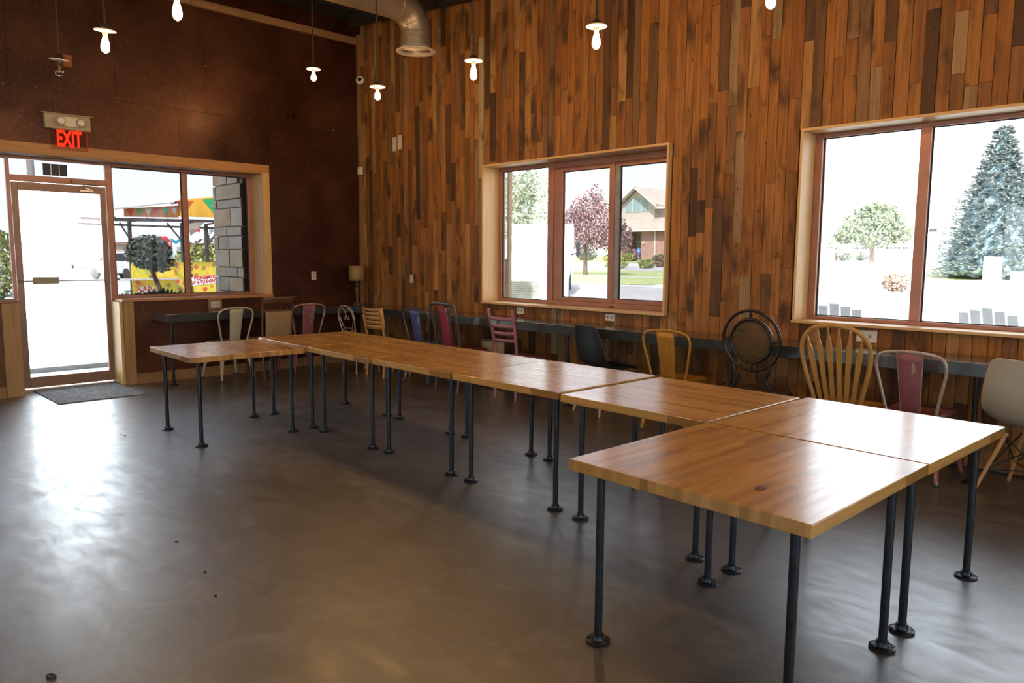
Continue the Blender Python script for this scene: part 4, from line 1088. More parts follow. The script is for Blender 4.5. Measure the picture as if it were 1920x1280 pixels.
bl = [(0,0,2.1,1.9,1.3,.85,2600),(-.9,.1,2.6,1.3,1,.95,1900),(1.0,-.1,2.6,1.4,1,.95,1900),(.2,0,3.4,1.1,.9,.8,1300),(.6,0,4.1,.5,.5,.55,200),(1.9,0,1.9,1.0,.7,.75,1200),(-1.9,.1,2.1,.9,.7,.7,900)]
tree('purple_leaf_tree', (-24.7,30,.64), 1.6, .11, bl, .075, lm_purple, bark, 'purple-leaved small tree on the lawn outside the middle window', seed=3)
bl = [(0,0,4,2.2,2,1.6,1500),(-1.2,0,5.5,1.3,1.3,1.4,900),(.8,0,5.8,1.4,1.3,1.4,900),(0,0,2.2,2.4,2,1.2,1100),(1.9,0,3.4,1.1,1,1.2,600)]
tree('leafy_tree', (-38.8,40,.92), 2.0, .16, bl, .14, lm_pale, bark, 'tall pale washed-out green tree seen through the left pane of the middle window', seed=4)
bl = [(0,0,2.1,2.1,1.8,1.1,1300),(-.9,.1,2.7,1.2,1.1,.9,800),(.8,-.1,2.9,1.2,1,1.0,900),(0,0,3.3,1.0,.9,.8,600),(1.7,0,1.9,.9,.8,.6,400),(-1.7,0,1.9,.8,.8,.6,400)]
tree('leafy_tree', (-18.3,52,1.26), 1.4, .16, bl, .13, lm_green, bark, 'round pale green tree seen through the left pane of the right window', seed=5)
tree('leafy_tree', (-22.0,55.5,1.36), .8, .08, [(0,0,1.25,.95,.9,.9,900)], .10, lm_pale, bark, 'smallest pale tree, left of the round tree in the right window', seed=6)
# blue spruce in drooping tiers
sp_ = empty('spruce_tree', (-7.8,36,.75), 0, 'large frosty blue spruce outside the right window', 'tree')
MB().tube([(0,0,-.1),(0,0,6.1)], [.14,.02], 8).build('trunk', bark, sp_, True)
f = MB(); rn = random.Random(9)
for tier in range(34):
    z = .25 + 5.85*tier/33; R = 2.62*(1-tier/34.5)**.92+.06
    nb = max(6, int(26*(R/2.6)**.8))
    for k in range(nb):
        a = 2*pi*(k+rn.random())/nb; L = R*rn.uniform(.82,1.08); zz = z + rn.uniform(-.07,.07)
        d = Vector((cos(a), sin(a), 0)); sd = Vector((-sin(a), cos(a), 0))
        for j in range(14):
            t = .50+.52*(j+rn.random())/14; p = d*(L*t) + Vector((0,0,zz - .26*t*L*.45 + .10*t*t*L))
            for q in range(4):
                s = rn.uniform(.13,.25)*(1.15-.45*t); o = p + sd*rn.uniform(-.20,.20)*(1.1-t*.6) + Vector((0,0,rn.uniform(-.05,.05)))
                dd = (d*rn.uniform(.5,1) + sd*rn.uniform(-.7,.7) + Vector((0,0,rn.uniform(-.25,.45)))).normalized(); b = dd.cross(Vector((rn.uniform(-.3,.3),rn.uniform(-.3,.3),1))).normalized()
                f.add([o, o+dd*s*.5+b*s*.28, o+dd*s*1.25, o+dd*s*.5-b*s*.28], [(0,1,2,3)])
f.build('foliage', lm_blue, sp_)
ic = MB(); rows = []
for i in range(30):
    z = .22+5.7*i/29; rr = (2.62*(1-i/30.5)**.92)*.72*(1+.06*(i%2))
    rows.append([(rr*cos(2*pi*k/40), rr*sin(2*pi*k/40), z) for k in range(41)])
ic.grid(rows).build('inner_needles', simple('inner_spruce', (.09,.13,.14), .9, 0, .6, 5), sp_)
def shrub(loc, rx, rz, n, s, mat, label, seed=1, name='shrub', ry=None):
    f = MB(Matrix.Translation((0,0,0))); foliage(f, (0,0,rz*.85), rx, ry or rx, rz, n, s, random.Random(seed), .8)
    o = f.build(name, mat); o.location = loc; return tag(o, label, 'shrub')
shrub((-28.8,38,GZ(38)), .75, .42, 600, .09, lm_yel, 'yellow-green shrub left of the purple tree trunk', 1)
shrub((-27.2,39,GZ(39)), .5, .35, 400, .08, lm_yel, 'smaller light shrub just left of the purple tree trunk', 2)
shrub((-27.6,41.3,GZ(41)), .75, .36, 500, .08, lm_brn, 'russet shrub right of the purple tree trunk', 3)
shrub((-38.2,52.5,GZ(52)), .75, .6, 700, .10, lm_purple, 'reddish shrub beside the blue parking sign', 4)
shrub((-37.6,51.2,GZ(51)), .55, .4, 500, .09, lm_yel, 'yellow-green shrub in front of the reddish shrub', 5)
shrub((-40.0,51.8,GZ(51)), .6, .35, 500, .09, lm_yel, 'low yellow-green shrub left of the blue parking sign', 6)
shrub((-35.6,53.2,GZ(53)), .8, .3, 500, .09, lm_green, 'low green shrub against the brick wall', 7)
shrub((-43.6,53.2,GZ(53)), 1.0, .6, 700, .10, lm_dark, 'dark green clipped shrub left of the brick building door', 8)
shrub((-8.35,26,GZ(26)), .42, .32, 500, .06, lm_brn, 'brown dry shrub low in the right window beside the mullion', 9)
shrub((-22.6,58.6,GZ(58.6)), .5, .35, 400, .09, lm_dark, 'small dark shrub before the white garage house, the left one of two', 10)
shrub((-21.3,58.6,GZ(58.6)), .45, .35, 400, .09, lm_dark, 'small dark shrub before the white garage house, the right one of two', 11)
shrub((-27.0,11.3,GZ(11)-.0), 1.35, 1.0, 2600, .10, lm_yel, 'big yellow-green bush right of the taco stand posts', 12)
shrub((-33,5.9,-.1), .9, 1.45, 1500, .11, lm_yel, 'yellow-green bush at the left picture edge beyond the shop window', 13)
shrub((-23.5,7.7,-.1), .5, .35, 500, .06, lm_green, 'low green shrub at the parking lot edge left of the taco stand', 14)

# far treeline and mountain
f = MB(); rn = random.Random(21)
for k in range(46):
    y = 27 + k*1.3; x = -78 - rn.random()*6
    foliage(f, (x, y, 1.3+rn.random()*.6), 1.8, 1.5, rn.uniform(.9,1.9), 130, .35, rn)
o = f.build('treeline', leaf_mat('far_trees', (.12,.15,.11), (.27,.30,.22))); tag(o, 'hazy line of distant trees beyond the parking lot', 'trees', kind='stuff')
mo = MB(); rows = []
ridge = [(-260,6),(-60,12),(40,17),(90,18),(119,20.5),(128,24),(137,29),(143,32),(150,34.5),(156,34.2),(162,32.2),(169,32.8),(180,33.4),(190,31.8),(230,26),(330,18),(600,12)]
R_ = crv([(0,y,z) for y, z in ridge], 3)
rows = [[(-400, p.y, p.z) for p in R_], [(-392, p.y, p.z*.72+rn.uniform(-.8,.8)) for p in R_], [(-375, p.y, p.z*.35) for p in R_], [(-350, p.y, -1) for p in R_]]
struct(mo.grid(rows).build('mountain', simple('haze_painted_mountain', (.60,.64,.70), 1, 0, .04, .02), None, True))  # distance haze is painted in as a pale blue base colour

# stone pier beside the shop window
pr_ = empty('stone_pier', (-10.36, 5.0, -.1), 0, 'stacked tan stone pier right outside the shop window', 'pier')
off2 = Matrix.Translation((10.36, -5.0, .1))
MB(off2).box(-10.73, -9.96, 4.66, 5.36, -.1, 4.4).box(-9.961, -9.87, 4.66, 4.75, 1.06, 2.60).build('mortar_core', simple('mortar', (.26,.23,.19), .95), pr_)
stn = MB(off2); rn = random.Random(31)
zr = [-.1,.12,.30,.46,.66,.86,1.05,1.25,1.39,1.633,1.824,1.954,2.21,2.33,2.535,2.74,2.90,3.1,3.3,3.5,3.7,3.9,4.1,4.3]
cutsL = {6:[.42,.8],7:[.33,.55],8:[.16,.5],9:[.22,.48],10:[.6],11:[.15],12:[.1,.38],13:[.24,.6],14:[.45,.7]}
for i, (a, b) in enumerate(zip(zr, zr[1:])):
    cs_ = [0] + cutsL.get(i-1, sorted(rn.sample([.2,.35,.5,.65,.8], 2))) + [1]
    for u, v in zip(cs_, cs_[1:]):
        ww_ = .905 if 1.04 < a and b < 2.63 else .815; x0 = -10.775 + u*ww_ + .006; x1 = -10.775 + v*ww_ - .006; o_ = rn.uniform(0,.018)
        stn.box(x0, x1, 4.615+o_, 4.665, a+.006, b-.006)
    cs_ = [0] + sorted(rn.sample([.25,.4,.55,.7], 1)) + [1]
    for u, v in zip(cs_, cs_[1:]):
        stn.box(-10.775-rn.uniform(0,.015), -10.725, 4.66+u*.7+.006, 4.66+v*.7-.006, a+.006, b-.006)
stn.build('stones', stone_mat(), pr_, bevel=.008)

# taco stand
steel = simple('dark_brown_steel', (.055,.040,.038), .6)
def food():
    m, nt, b = newmat('food_print')
    co = coords(nt); v = N(nt, 'ShaderNodeTexVoronoi'); nt.links.new(co, v.inputs['Vector']); v.inputs['Scale'].default_value = 4.2
    a = noise(nt, co, 2.6, 4, .6, 1.5)
    c = ramp(nt, a, [(.30, (.30,.45,.06)), (.44, (.72,.58,.04)), (.55, (.80,.55,.05)), (.64, (.60,.22,.05)), (.75, (.72,.66,.50))])
    sx = N(nt, 'ShaderNodeSeparateColor'); nt.links.new(v.outputs['Color'], sx.inputs[0])
    c2 = ramp(nt, sx.outputs[0], [(0, (.55,.06,.04)), (.35, (.10,.36,.16)), (.6, (.75,.70,.62)), (.8, (.30,.14,.08)), (1, (.80,.50,.05))], 'CONSTANT')
    c = mixc(nt, ramp(nt, v.outputs['Distance'], [(.20, .85), (.34, .0)]), c, c2)
    nt.links.new(c, b.inputs['Base Color']); b.inputs['Roughness'].default_value = .5; return m
fd = food()
ts = empty('taco_stand', (-20, 7.4, GZ(7.4)), 0, 'colourful taco stand with pennant boards and yellow food banners outside the shop window', 'food stand')
TS = Matrix.Translation((20, -7.4, -GZ(7.4)))
TX = -20
orange = simple('orange_board', (.62,.24,.10), .6, 0, .25, 2.2); orange2 = simple('amber_board', (.80,.42,.04), .6, 0, .25, 1.5)
MB(TS).add([(TX,6.37,2.49),(TX,7.68,2.52),(TX,7.68,2.83),(TX,6.37,2.69),(TX-.06,6.37,2.49),(TX-.06,7.68,2.52),(TX-.06,7.68,2.83),(TX-.06,6.37,2.69)],
   [(0,1,2,3),(4,7,6,5),(0,4,5,1),(1,5,6,2),(2,6,7,3),(3,7,4,0)]).build('pennant_board', orange, ts)
MB(TS).add([(TX+.1,7.70,2.55),(TX+.1,9.3,2.57),(TX+.1,9.3,3.20),(TX+.1,7.70,2.98),(TX-.06,7.70,2.55),(TX-.06,9.3,2.57),(TX-.06,9.3,3.20),(TX-.06,7.70,2.98)],
   [(0,1,2,3),(4,7,6,5),(0,4,5,1),(1,5,6,2),(2,6,7,3),(3,7,4,0)]).build('side_board', orange2, ts)
MB(TS).bar((TX+.05,6.12,2.66),(TX+.05,7.56,2.90),.25,.04,side=(1,0,0)).build('roof_edge', simple('cream_roof_edge', (.55,.50,.42), .6), ts)
MB(TS).bar((TX+.05,7.52,2.88),(TX+.05,7.75,2.93),.25,.06,side=(1,0,0)).build('roof_edge', simple('dark_red_roof', (.33,.03,.03), .6), ts)
pc = [(.72,.06,.03),(.10,.42,.12),(.66,.58,.48),(.55,.14,.14),(.10,.45,.22),(.62,.60,.56)]
for k, c in enumerate(pc):
    y0 = 6.42+k*.212; zt = 2.665+.018*k
    MB(TS).prism([(0,0),(.17,.02),(.09,-.17)], (TX+.004,y0,zt), (0,1,0), (0,0,1), (1,0,0), .008).build('pennant', simple('pennant_%d' % k, c, .6), ts)
MB(TS).prism([(0,0),(.62,.08),(.36,-.45)], (TX+.105,8.27,3.02), (0,1,0), (0,0,1), (1,0,0), .008).build('pennant', simple('pennant_big', (.03,.38,.12), .6), ts)
MB(TS).prism([(0,0),(.30,.04),(.02,-.30)], (TX+.105,7.74,2.93), (0,1,0), (0,0,1), (1,0,0), .008).build('pennant', simple('pennant_red', (.62,.10,.04), .6), ts)
fr_ = MB(TS)
fr_.bar((TX+.3,5.3,2.40),(TX+.3,9.4,2.47),.05,.06).bar((TX+1.4,5.35,2.33),(TX+1.4,9.2,2.42),.05,.05).bar((TX+.1,5.3,2.28),(TX+.1,9.2,2.27),.05,.05).bar((TX+.8,5.6,2.39),(TX+.8,9.2,2.44),.05,.04)
for yy in (5.7,6.42,7.7,8.32,9.0): fr_.bar((TX+.1,yy,2.36),(TX+1.4,yy,2.40),.05,.04)
fr_.build('awning_frame', steel, ts)
MB(TS).prism([(0,0),(.50,.03),(.42,.0),(.05,-.36)], (TX+.12,7.86,2.40), (0,1,0), (0,0,1), (1,0,0), .02).build('gusset', simple('tan_sheet', (.45,.36,.28), .7), ts)
for yy in (6.42,7.69,8.32): MB(TS).box(TX+.1,TX+.19,yy-.035,yy+.035,GZ(7.4),2.38).build('post', steel, ts)
MB(TS).bar((TX+.2,6.18,2.33),(TX+.2,6.42,1.90),.035,.035).build('brace', steel, ts)
MB(TS).bar((TX+.2,7.30,2.36),(TX+.2,7.67,1.90),.035,.035).build('brace', steel, ts)
MB(TS).bar((TX+.2,8.62,2.22),(TX+.2,8.34,1.82),.035,.035).build('brace', steel, ts)
MB(TS).box(TX+.2,TX+.24,6.39,7.68,.42,1.37).build('banner', fd, ts)
MB(TS).box(TX+.2,TX+.24,7.90,9.3,.35,1.37).build('banner', fd, ts)
MB(TS).box(TX-1.2,TX+.19,6.45,9.2,GZ(7.4),.50).build('base_cabinet', simple('yellow_base', (.66,.50,.06), .6), ts)
MB(TS).box(TX+.245,TX+.62,6.10,7.40,.93,.965).bar((TX+.3,7.35,.94),(TX+.25,7.55,.70),.02,.02).build('counter_shelf', simple('pale_shelf', (.55,.52,.45), .5), ts)
# round taco logo: white petals and red sun
lo_ = MB(TS)
for k in range(7):
    a = pi*(k+.0)/6; lo_.prism([(.10*cos(a-.24),.10*sin(a-.24)),(.27*cos(a-.20),.27*sin(a-.20)),(.30*cos(a),.30*sin(a)),(.27*cos(a+.20),.27*sin(a+.20)),(.10*cos(a+.24),.10*sin(a+.24))], (TX+.243,6.74,.50), (0,1,0), (0,0,1), (1,0,0), .006)
lo_.build('logo_petals', simple('logo_white', (.75,.72,.68), .5), ts)
MB(TS).prism([(.12*cos(2*pi*i/24), .12*sin(2*pi*i/24)) for i in range(24)], (TX+.25,6.74,.50), (0,1,0), (0,0,1), (1,0,0), .006).build('logo_sun', simple('logo_red', (.65,.06,.04), .5), ts)
m_lr = simple('letter_red', (.60,.03,.03), .5)
for k, chh in enumerate('TACOS'):
    a = pi*(1-(k+.7)/6.2+.02)
    text_mesh('lettering', chh, .125, m_lr, TS @ frame_M((TX+.251, 6.74+.215*cos(a), .50+.215*sin(a)), (0, sin(a), -cos(a)), (0, cos(a), sin(a))), ts, .003, 'CENTER', .004)
sw = MB(TS).bar((TX+.245,7.86,.86),(TX+.245,8.75,.955),.014,.22,side=(1,0,0)); sw.build('white_strip', simple('strip_white', (.78,.76,.74), .5), ts)
text_mesh('lettering', 'PONEMOS', .125, m_lr, TS @ frame_M((TX+.256, 8.20, .962), (0,.994,.105), (0,-.105,.994)), ts, .002, 'CENTER', .003)
text_mesh('lettering', 'P\' A TU EVENTO', .120, m_lr, TS @ frame_M((TX+.256, 8.24, .857), (0,.994,.105), (0,-.105,.994)), ts, .002, 'CENTER', .003, .82)
# clipped ball tree and planter in front of the stand
pt = empty('ball_topiary', (-13.5,4.95,-.1), 0, 'dark round clipped little tree on a bare slanting trunk outside the shop window', 'tree')
MB().tube(crv([(0,0,0),(0,-.10,.9),(0,-.26,1.4),(0,-.30,1.65)], 4), [.05]*5+[.038]*8, 8).build('trunk', bark, pt, True)
f = MB(); rn = random.Random(41); foliage(f, (0,-.30,1.70), .36, .37, .30, 2600, .035, rn, .85); foliage(f, (0,-.15,1.50), .25, .28, .15, 500, .03, rn, .85); f.build('foliage', lm_dark, pt)
MB().lathe([(0,0),(.16,0),(.22,.30),(.20,.30),(0,.28)], (0,0,0), 20).build('pot', simple('clay_pot', (.20,.10,.06), .8), pt, True)
pl = tag(MB().box(-11.85,-11.15,3.62,4.7,-.1,.80).box(-11.88,-11.12,3.59,4.73,.80,.85).build('planter_box', simple('brown_planter', (.10,.055,.035), .7)), 'brown wooden planter box just outside below the shop window', 'planter')
pp = empty('juniper_plant', (-11.5,4.14,.866), 0, 'spiky dark green juniper in the planter box, its tips above the window ledge', 'plant')
f = MB(); rn = random.Random(43)
for k in range(260):
    a = rn.uniform(0,2*pi); r = rn.uniform(0,.42); o_ = Vector((cos(a)*r*.6, sin(a)*r, 0)); d = (Vector((cos(a)*r, sin(a)*r*1.4, .38)) ).normalized(); L = rn.uniform(.10,.22)
    b = d.orthogonal().normalized()*.008; f.add([o_-b, o_+b, o_+d*L*.6+b*2.2, o_+d*L, o_+d*L*.6-b*2.2], [(0,1,2,3,4)])
f.build('foliage', lm_dark, pp)
# roadside signs
def sign_post(name, loc, zt, label, cat): 
    r = empty(name, loc, 0, label, cat); MB().cyl((0,0,0), .03, 0, zt-loc[2], 10).build('post', simple('galvanised_post', (.35,.35,.35), .5), r, True); return r
s1 = sign_post('stop_sign', (-28,10.13,GZ(10.1)), 1.75, 'red octagonal stop sign behind the ball-shaped tree', 'sign')
oc = [(.34*cos(pi/8+k*pi/4), .34*sin(pi/8+k*pi/4)) for k in range(8)]
c0 = 1.90-GZ(10.1)
MB().prism([(a*1.06,b*1.06) for a, b in oc], (.032,0,c0), (0,1,0), (0,0,1), (1,0,0), .008).build('white_border', simple('sign_white', (.78,.78,.78), .5), s1)
MB().prism(oc, (.041,0,c0), (0,1,0), (0,0,1), (1,0,0), .006).build('red_face', simple('sign_red', (.68,.03,.03), .5), s1)
text_mesh('lettering', 'STOP', .24, simple('sign_white2', (.8,.8,.8), .5), frame_M((.049,0,c0), (0,1,0), (0,0,1)), s1, .002, 'CENTER', .004)
s2 = empty('price_sign', (-32,12.09,GZ(12)), 0, 'white roadside sign with a turquoise chevron, right of the stop sign', 'sign')
MB().box(-.08,.0,-.28,.30,.0,2.12).build('sign_body', simple('sign_white3', (.82,.82,.84), .5), s2)
m_tq = simple('turquoise', (.02,.30,.42), .4)
for k in (0,): MB().prism([(-.21,.10),(0,.0),(.21,.10),(.21,-.02),(0,-.13),(-.21,-.02)], (.001,.03,2.0), (0,1,0), (0,0,1), (1,0,0), .01).build('chevron', m_tq, s2)
bb = MB()
for k in range(6): bb.box(.001,.008,-.25,-.10,1.30+k*.085,1.30+k*.085+.055)
bb.build('blue_blocks', m_tq, s2)
MB().box(.001,.007,.06,.26,1.0,1.75).build('grey_panel', simple('grey_panel', (.35,.40,.42), .5), s2)
s3 = empty('shop_sign', (-34,14.25,GZ(14)), 0, 'white shop sign reading SUPPLY under the taco stand frame', 'sign')
MB().box(-.1,0,-.72,1.1,2.28,2.70).build('sign_body', simple('sign_white4', (.85,.85,.85), .5), s3); MB().box(-.08,-.02,.05,.15,0,2.28).build('post', steel, s3)
text_mesh('lettering', 'SUPPLY', .30, simple('sign_black', (.06,.06,.06), .5), frame_M((.004,.33,2.41), (0,1,0), (0,0,1)), s3, .002, 'CENTER', 0, .95)
MB().prism([(0,.05),(.12,0),(.2,.03),(.3,.0),(.3,.12),(.16,.2),(.05,.18)], (.002,-.58,2.38), (0,1,0), (0,0,1), (1,0,0), .008).build('red_mark', m_lr, s3)
s4 = sign_post('parking_sign', (-35.6,50,GZ(50)), 2.2, 'small blue accessible parking sign before the brick building', 'sign')
MB().box(-.17,.17,-.05,-.03,2.33-GZ(50)-.40,2.33-GZ(50)).build('blue_face', simple('sign_blue', (.04,.18,.60), .5), s4)
MB().box(-.05,.05,-.056,-.051,2.33-GZ(50)-.30,2.33-GZ(50)-.12).cyl((0,-.053,2.33-GZ(50)-.10), .03, 0, .05, 8).build('white_symbol', simple('sign_white5', (.8,.8,.8), .5), s4)
lpz = MB().tube([(-22,4.88,-.1),(-22,4.86,3.4),(-22,4.84,7)], [.06,.085,.09], 12)
tag(lpz.build('light_pole', simple('weathered_pole', (.28,.24,.21), .8), None, True), 'tall weathered pole in the parking lot seen through the glass door', 'pole')
def car(loc, rz, col, label, L=4.4, Wd=1.8, Hh=1.5, cat='car'):
    r = empty('parked_car', loc, rz, label, cat)
    prof = [(-L/2,.35),(-L/2,.80),(-L/2+.15,.95),(-L*.24,1.0),(-L*.10,Hh),(L*.28,Hh),(L*.44,1.0),(L/2,.92),(L/2,.35)]
    MB().prism(prof, (0,-Wd/2,0), (1,0,0), (0,0,1), (0,1,0), Wd).build('car_body', simple('car_'+label[:10], col, .25, .3), r, bevel=.06)
    g_ = MB()
    for s in (-1, 1):
        g_.prism([(-L*.21,1.02),(-L*.10,Hh-.08),(L*.27,Hh-.08),(L*.38,1.02)], (0,s*(Wd/2+.004)-(.01 if s>0 else 0),0), (1,0,0), (0,0,1), (0,1,0), .01)
    g_.build('car_windows', M['black'], r)
    for sx in (-1, 1):
        for s in (-1, 1):
            w = MB(Matrix.Translation((sx*L*.31, s*(Wd/2-.08), .33)) @ Matrix.Rotation(pi/2, 4, 'X')).lathe([(0,-.1),(.28,-.1),(.33,-.07),(.33,.07),(.28,.1),(0,.1)], (0,0,0), 20)
            w.build('wheel', M['rubber'], r, True)
    return r
car((-72,19.4,GZ(19.4)), -.25, (.55,.55,.55), 'pale parked car seen through the glass door')
car((-44,13.9,GZ(13.9)), .3, (.62,.62,.64), 'white parked car left of the taco stand, nearer one')
car((-52,17.2,GZ(17)), .9, (.12,.12,.14), 'dark parked car left of the taco stand, farther one')
hb = empty('shop_building', (-62,24,GZ(24)), 0, 'low tan building far beyond the parking lot', 'building')
MB().box(-3,3,-5,2.5,0,1.8).build('wall', simple('tan_wall', (.45,.36,.27), .9), hb); MB().box(-3.3,3.3,-5.3,2.8,1.8,2.0).build('roof', simple('brown_roof', (.22,.13,.09), .9), hb)
MB().box(3.0,3.05,-4,1.5,.3,1.3).build('window', M['black'], hb)

# brick building with gable
bw = simple('red_brick', (.48,.28,.24), .9, 0, .15, 2); bg = simple('beige_stucco', (.58,.52,.45), .9, 0, .05, 1); rf = simple('tan_shingles', (.52,.43,.37), .95, 0, .15, 3); fa = simple('cream_fascia', (.72,.67,.60), .7)
bd = empty('brick_building', (-38,57,GZ(55)), 0, 'brick and beige building with an arched gable window, right pane of the middle window', 'building')
BD = Matrix.Translation((38,-57,-GZ(55))); zg = GZ(55)
MB(BD).box(-39.1,-28,55.2,66,zg-.3,3.95).box(-44.5,-39.1,57.4,66,zg-.3,3.95).box(-41.9,-41.2,55.2,57.4,zg-.3,3.95).build('brick_wall', bw, bd)
MB(BD).box(-44,-28,56.6,65.5,3.9,6.2).build('upper_wall', bg, bd)
MB(BD).prism([(-42.0,4.6),(-38.3,4.6),(-38.3,6.3),(-40.15,7.62),(-42.0,6.3)], (0,56.0,0), (1,0,0), (0,0,1), (0,1,0), 1.2).build('gable_wall', bg, bd)
def roofplane(a, b, c, d, th, name, mat): 
    mb = MB(BD); A = [Vector(p) for p in (a,b,c,d)]; n = (A[1]-A[0]).cross(A[3]-A[0]).normalized()
    if n.z < 0: n = -n
    vs = A + [p - n*th for p in A]
    mb.add(vs, [(0,1,2,3),(4,7,6,5),(0,4,5,1),(1,5,6,2),(2,6,7,3),(3,7,4,0)]); return mb.build(name, mat, bd)
roofplane((-40.15,55.5,7.9),(-37.9,55.5,6.25),(-37.9,62,6.25),(-40.15,62,7.9),.12,'roof',rf)
roofplane((-40.15,55.5,7.9),(-42.6,55.5,6.1),(-42.6,62,6.1),(-40.15,62,7.9),.12,'roof',rf)
roofplane((-40.1,60.3,7.95),(-27,60.3,7.75),(-27,55.9,5.95),(-38.2,55.9,6.15),.14,'roof',rf)
f_ = MB(BD).bar((-40.15,55.42,7.78),(-37.75,55.42,6.03),.08,.26).bar((-40.15,55.42,7.78),(-42.8,55.42,5.82),.08,.26).bar((-38.2,55.75,5.95),(-27,55.75,5.80),.10,.22)
f_.build('fascia', fa, bd)
roofplane((-42.0,56.6,5.35),(-28,56.6,5.15),(-28,54.6,4.05),(-40.6,54.6,4.10),.10,'porch_roof',rf)
roofplane((-42.0,56.6,5.35),(-40.6,54.6,4.10),(-42.9,54.9,4.3),(-43.5,56.6,5.2),.10,'porch_roof',rf)
MB(BD).box(-40.6,-28,54.5,54.6,3.86,4.06).box(-43,-40.6,54.75,54.85,4.0,4.25).build('gutter', fa, bd)
MB(BD).tube([(-37.3,54.6,3.95),(-37.3,54.75,3.8),(-37.6,55.15,3.65),(-37.6,55.15,1.4)], .06, 8).build('downpipe', fa, bd)
ar = [(-1.35,0),(1.1,0),(1.1,.65)] + [(1.1-2.45*(1-cos(a))*.5, .65+.62*sin(a)) for a in [pi*i/12 for i in range(1,12)]] + [(-1.35,.45)]
MB(BD).prism(ar, (-40.1,55.97,5.62), (1,0,0), (0,0,1), (0,1,0), .04).build('arched_window', simple('teal_glass', (.30,.42,.42), .1), bd)
MB(BD).box(-40.75,-40.67,55.93,55.97,5.62,6.85).box(-39.75,-39.67,55.93,55.97,5.62,6.85).build('window_bar', fa, bd)
dr_ = MB(BD).box(-41.1,-39.2,57.25,57.35,zg,3.35).build('door_glass', simple('door_glass_teal', (.26,.33,.31), .1), bd)
MB(BD).box(-40.95,-40.85,57.15,57.25,zg,3.4).box(-40.2,-40.1,57.15,57.25,zg,3.4).box(-39.3,-39.2,57.15,57.25,zg,3.4).box(-41.1,-39.2,57.15,57.25,3.0,3.1).build('door_frame', fa, bd)
MB(BD).box(-38.9,-38.7,55.1,55.2,2.75,3.0).build('wall_light', simple('wall_light', (.6,.5,.3), .5), bd)

# white truck, front towards the window
wt = empty('white_truck', (-16.1,17.2,.29), radians(40), 'large white truck with a chrome grille filling the left pane of the middle window', 'truck')
tw = simple('truck_white', (.80,.80,.80), .35)
MB().prism([(-1.6,.0),(-1.66,1.05),(-1.45,1.22),(-.35,1.34),(.15,1.95),(1.3,2.0),(1.3,.0)], (-1.0,0,0), (0,1,0), (0,0,1), (1,0,0), 2.0).build('cab', tw, wt, bevel=.06)
MB().box(-1.1,1.1,1.5,5.5,.7,2.35).build('cargo_box', tw, wt, bevel=.03)
MB().box(-.9,.9,1.3,5.4,.35,.7).build('chassis', M['black'], wt)
MB().add([(-.85,-.30,1.375),(.85,-.30,1.375),(.80,.13,1.90),(-.80,.13,1.90),(-.85,-.33,1.375),(.85,-.33,1.375),(.80,.10,1.90),(-.80,.10,1.90)], [(0,1,2,3),(4,7,6,5),(0,4,5,1),(1,5,6,2),(2,6,7,3),(3,7,4,0)]).build('windscreen', simple('grey_windscreen', (.30,.33,.33), .1), wt)
MB().prism([(-.52,.02),(.52,.02),(.66,.22),(.60,.58),(-.60,.58),(-.66,.22)], (-.40,-1.69,0), (1,0,0), (0,0,1), (0,1,0), .06).build('grille', simple('grille_dark', (.17,.18,.14), .5), wt, bevel=.02)
gm_ = MB()
for k in range(9):
    gm_.tube([(-1.0,-1.70,.06+k*.06),(.20,-1.70,.06+k*.06)], .007, 6)
for k in range(13): gm_.tube([(-.98+k*.095,-1.70,.03),(-.98+k*.095,-1.70,.57)], .005, 6)
gm_.build('grille_bars', simple('chrome', (.7,.7,.68), .2, .9), wt)
MB().tube([(1.05,-.1,1.35),(1.25,-.12,1.40)], .02, 6).box(1.2,1.32,-.18,-.06,1.30,1.75).build('side_mirror', M['black'], wt)
for sx in (-1, 1):
    for yy in (-1.05, 3.9):
        MB(Matrix.Translation((sx*.9, yy, .33)) @ Matrix.Rotation(pi/2, 4, 'Y')).lathe([(0,-.13),(.30,-.13),(.37,-.09),(.37,.09),(.30,.13),(0,.13)], (0,0,0), 20).build('wheel', M['rubber'], wt, True)

# porch post and red panel outside the left pane
tag(MB().box(-8.60,-8.54,8.45,8.51,GZ(8.5),3.4).build('porch_post', simple('tan_timber', (.40,.28,.17), .7)), 'slim tan timber post outside the left pane of the middle window', 'post')
tag(MB().box(-8.75,-8.605,8.48,8.52,.60,1.53).build('red_panel', simple('faded_red', (.42,.10,.12), .7)), 'narrow faded red panel beside the tan post', 'panel')
bs = empty('porch_post_base', (-8.545,8.505,3.4), 0)
bpy.data.objects.remove(bs)

# white garage house, sign block and the two deck chairs outside the right window
gh = empty('garage_house', (-19,61,GZ(60)), 0, 'white house with garage doors behind the trees in the right window', 'building')
GH = Matrix.Translation((19,-61,-GZ(60))); z0 = GZ(60)
hw = simple('white_siding', (.70,.70,.68), .8); hr = simple('pale_roof', (.50,.47,.45), .9)
MB(GH).box(-24.5,-9,60,70,z0-.3,3.05).build('wall', hw, gh)
def hroof(a, b, c, d): 
    A = [Vector(p) for p in (a,b,c,d)]; mb = MB(GH); mb.add(A + [p-Vector((0,0,.12)) for p in A], [(0,1,2,3),(4,7,6,5),(0,4,5,1),(1,5,6,2),(2,6,7,3),(3,7,4,0)]); mb.build('roof', hr, gh)
hroof((-24.8,59.6,3.0),(-8.7,59.6,3.0),(-8.7,65,4.9),(-20,65,4.6)); hroof((-24.8,70.4,3.0),(-8.7,70.4,3.0),(-8.7,65,4.9),(-20,65,4.6))
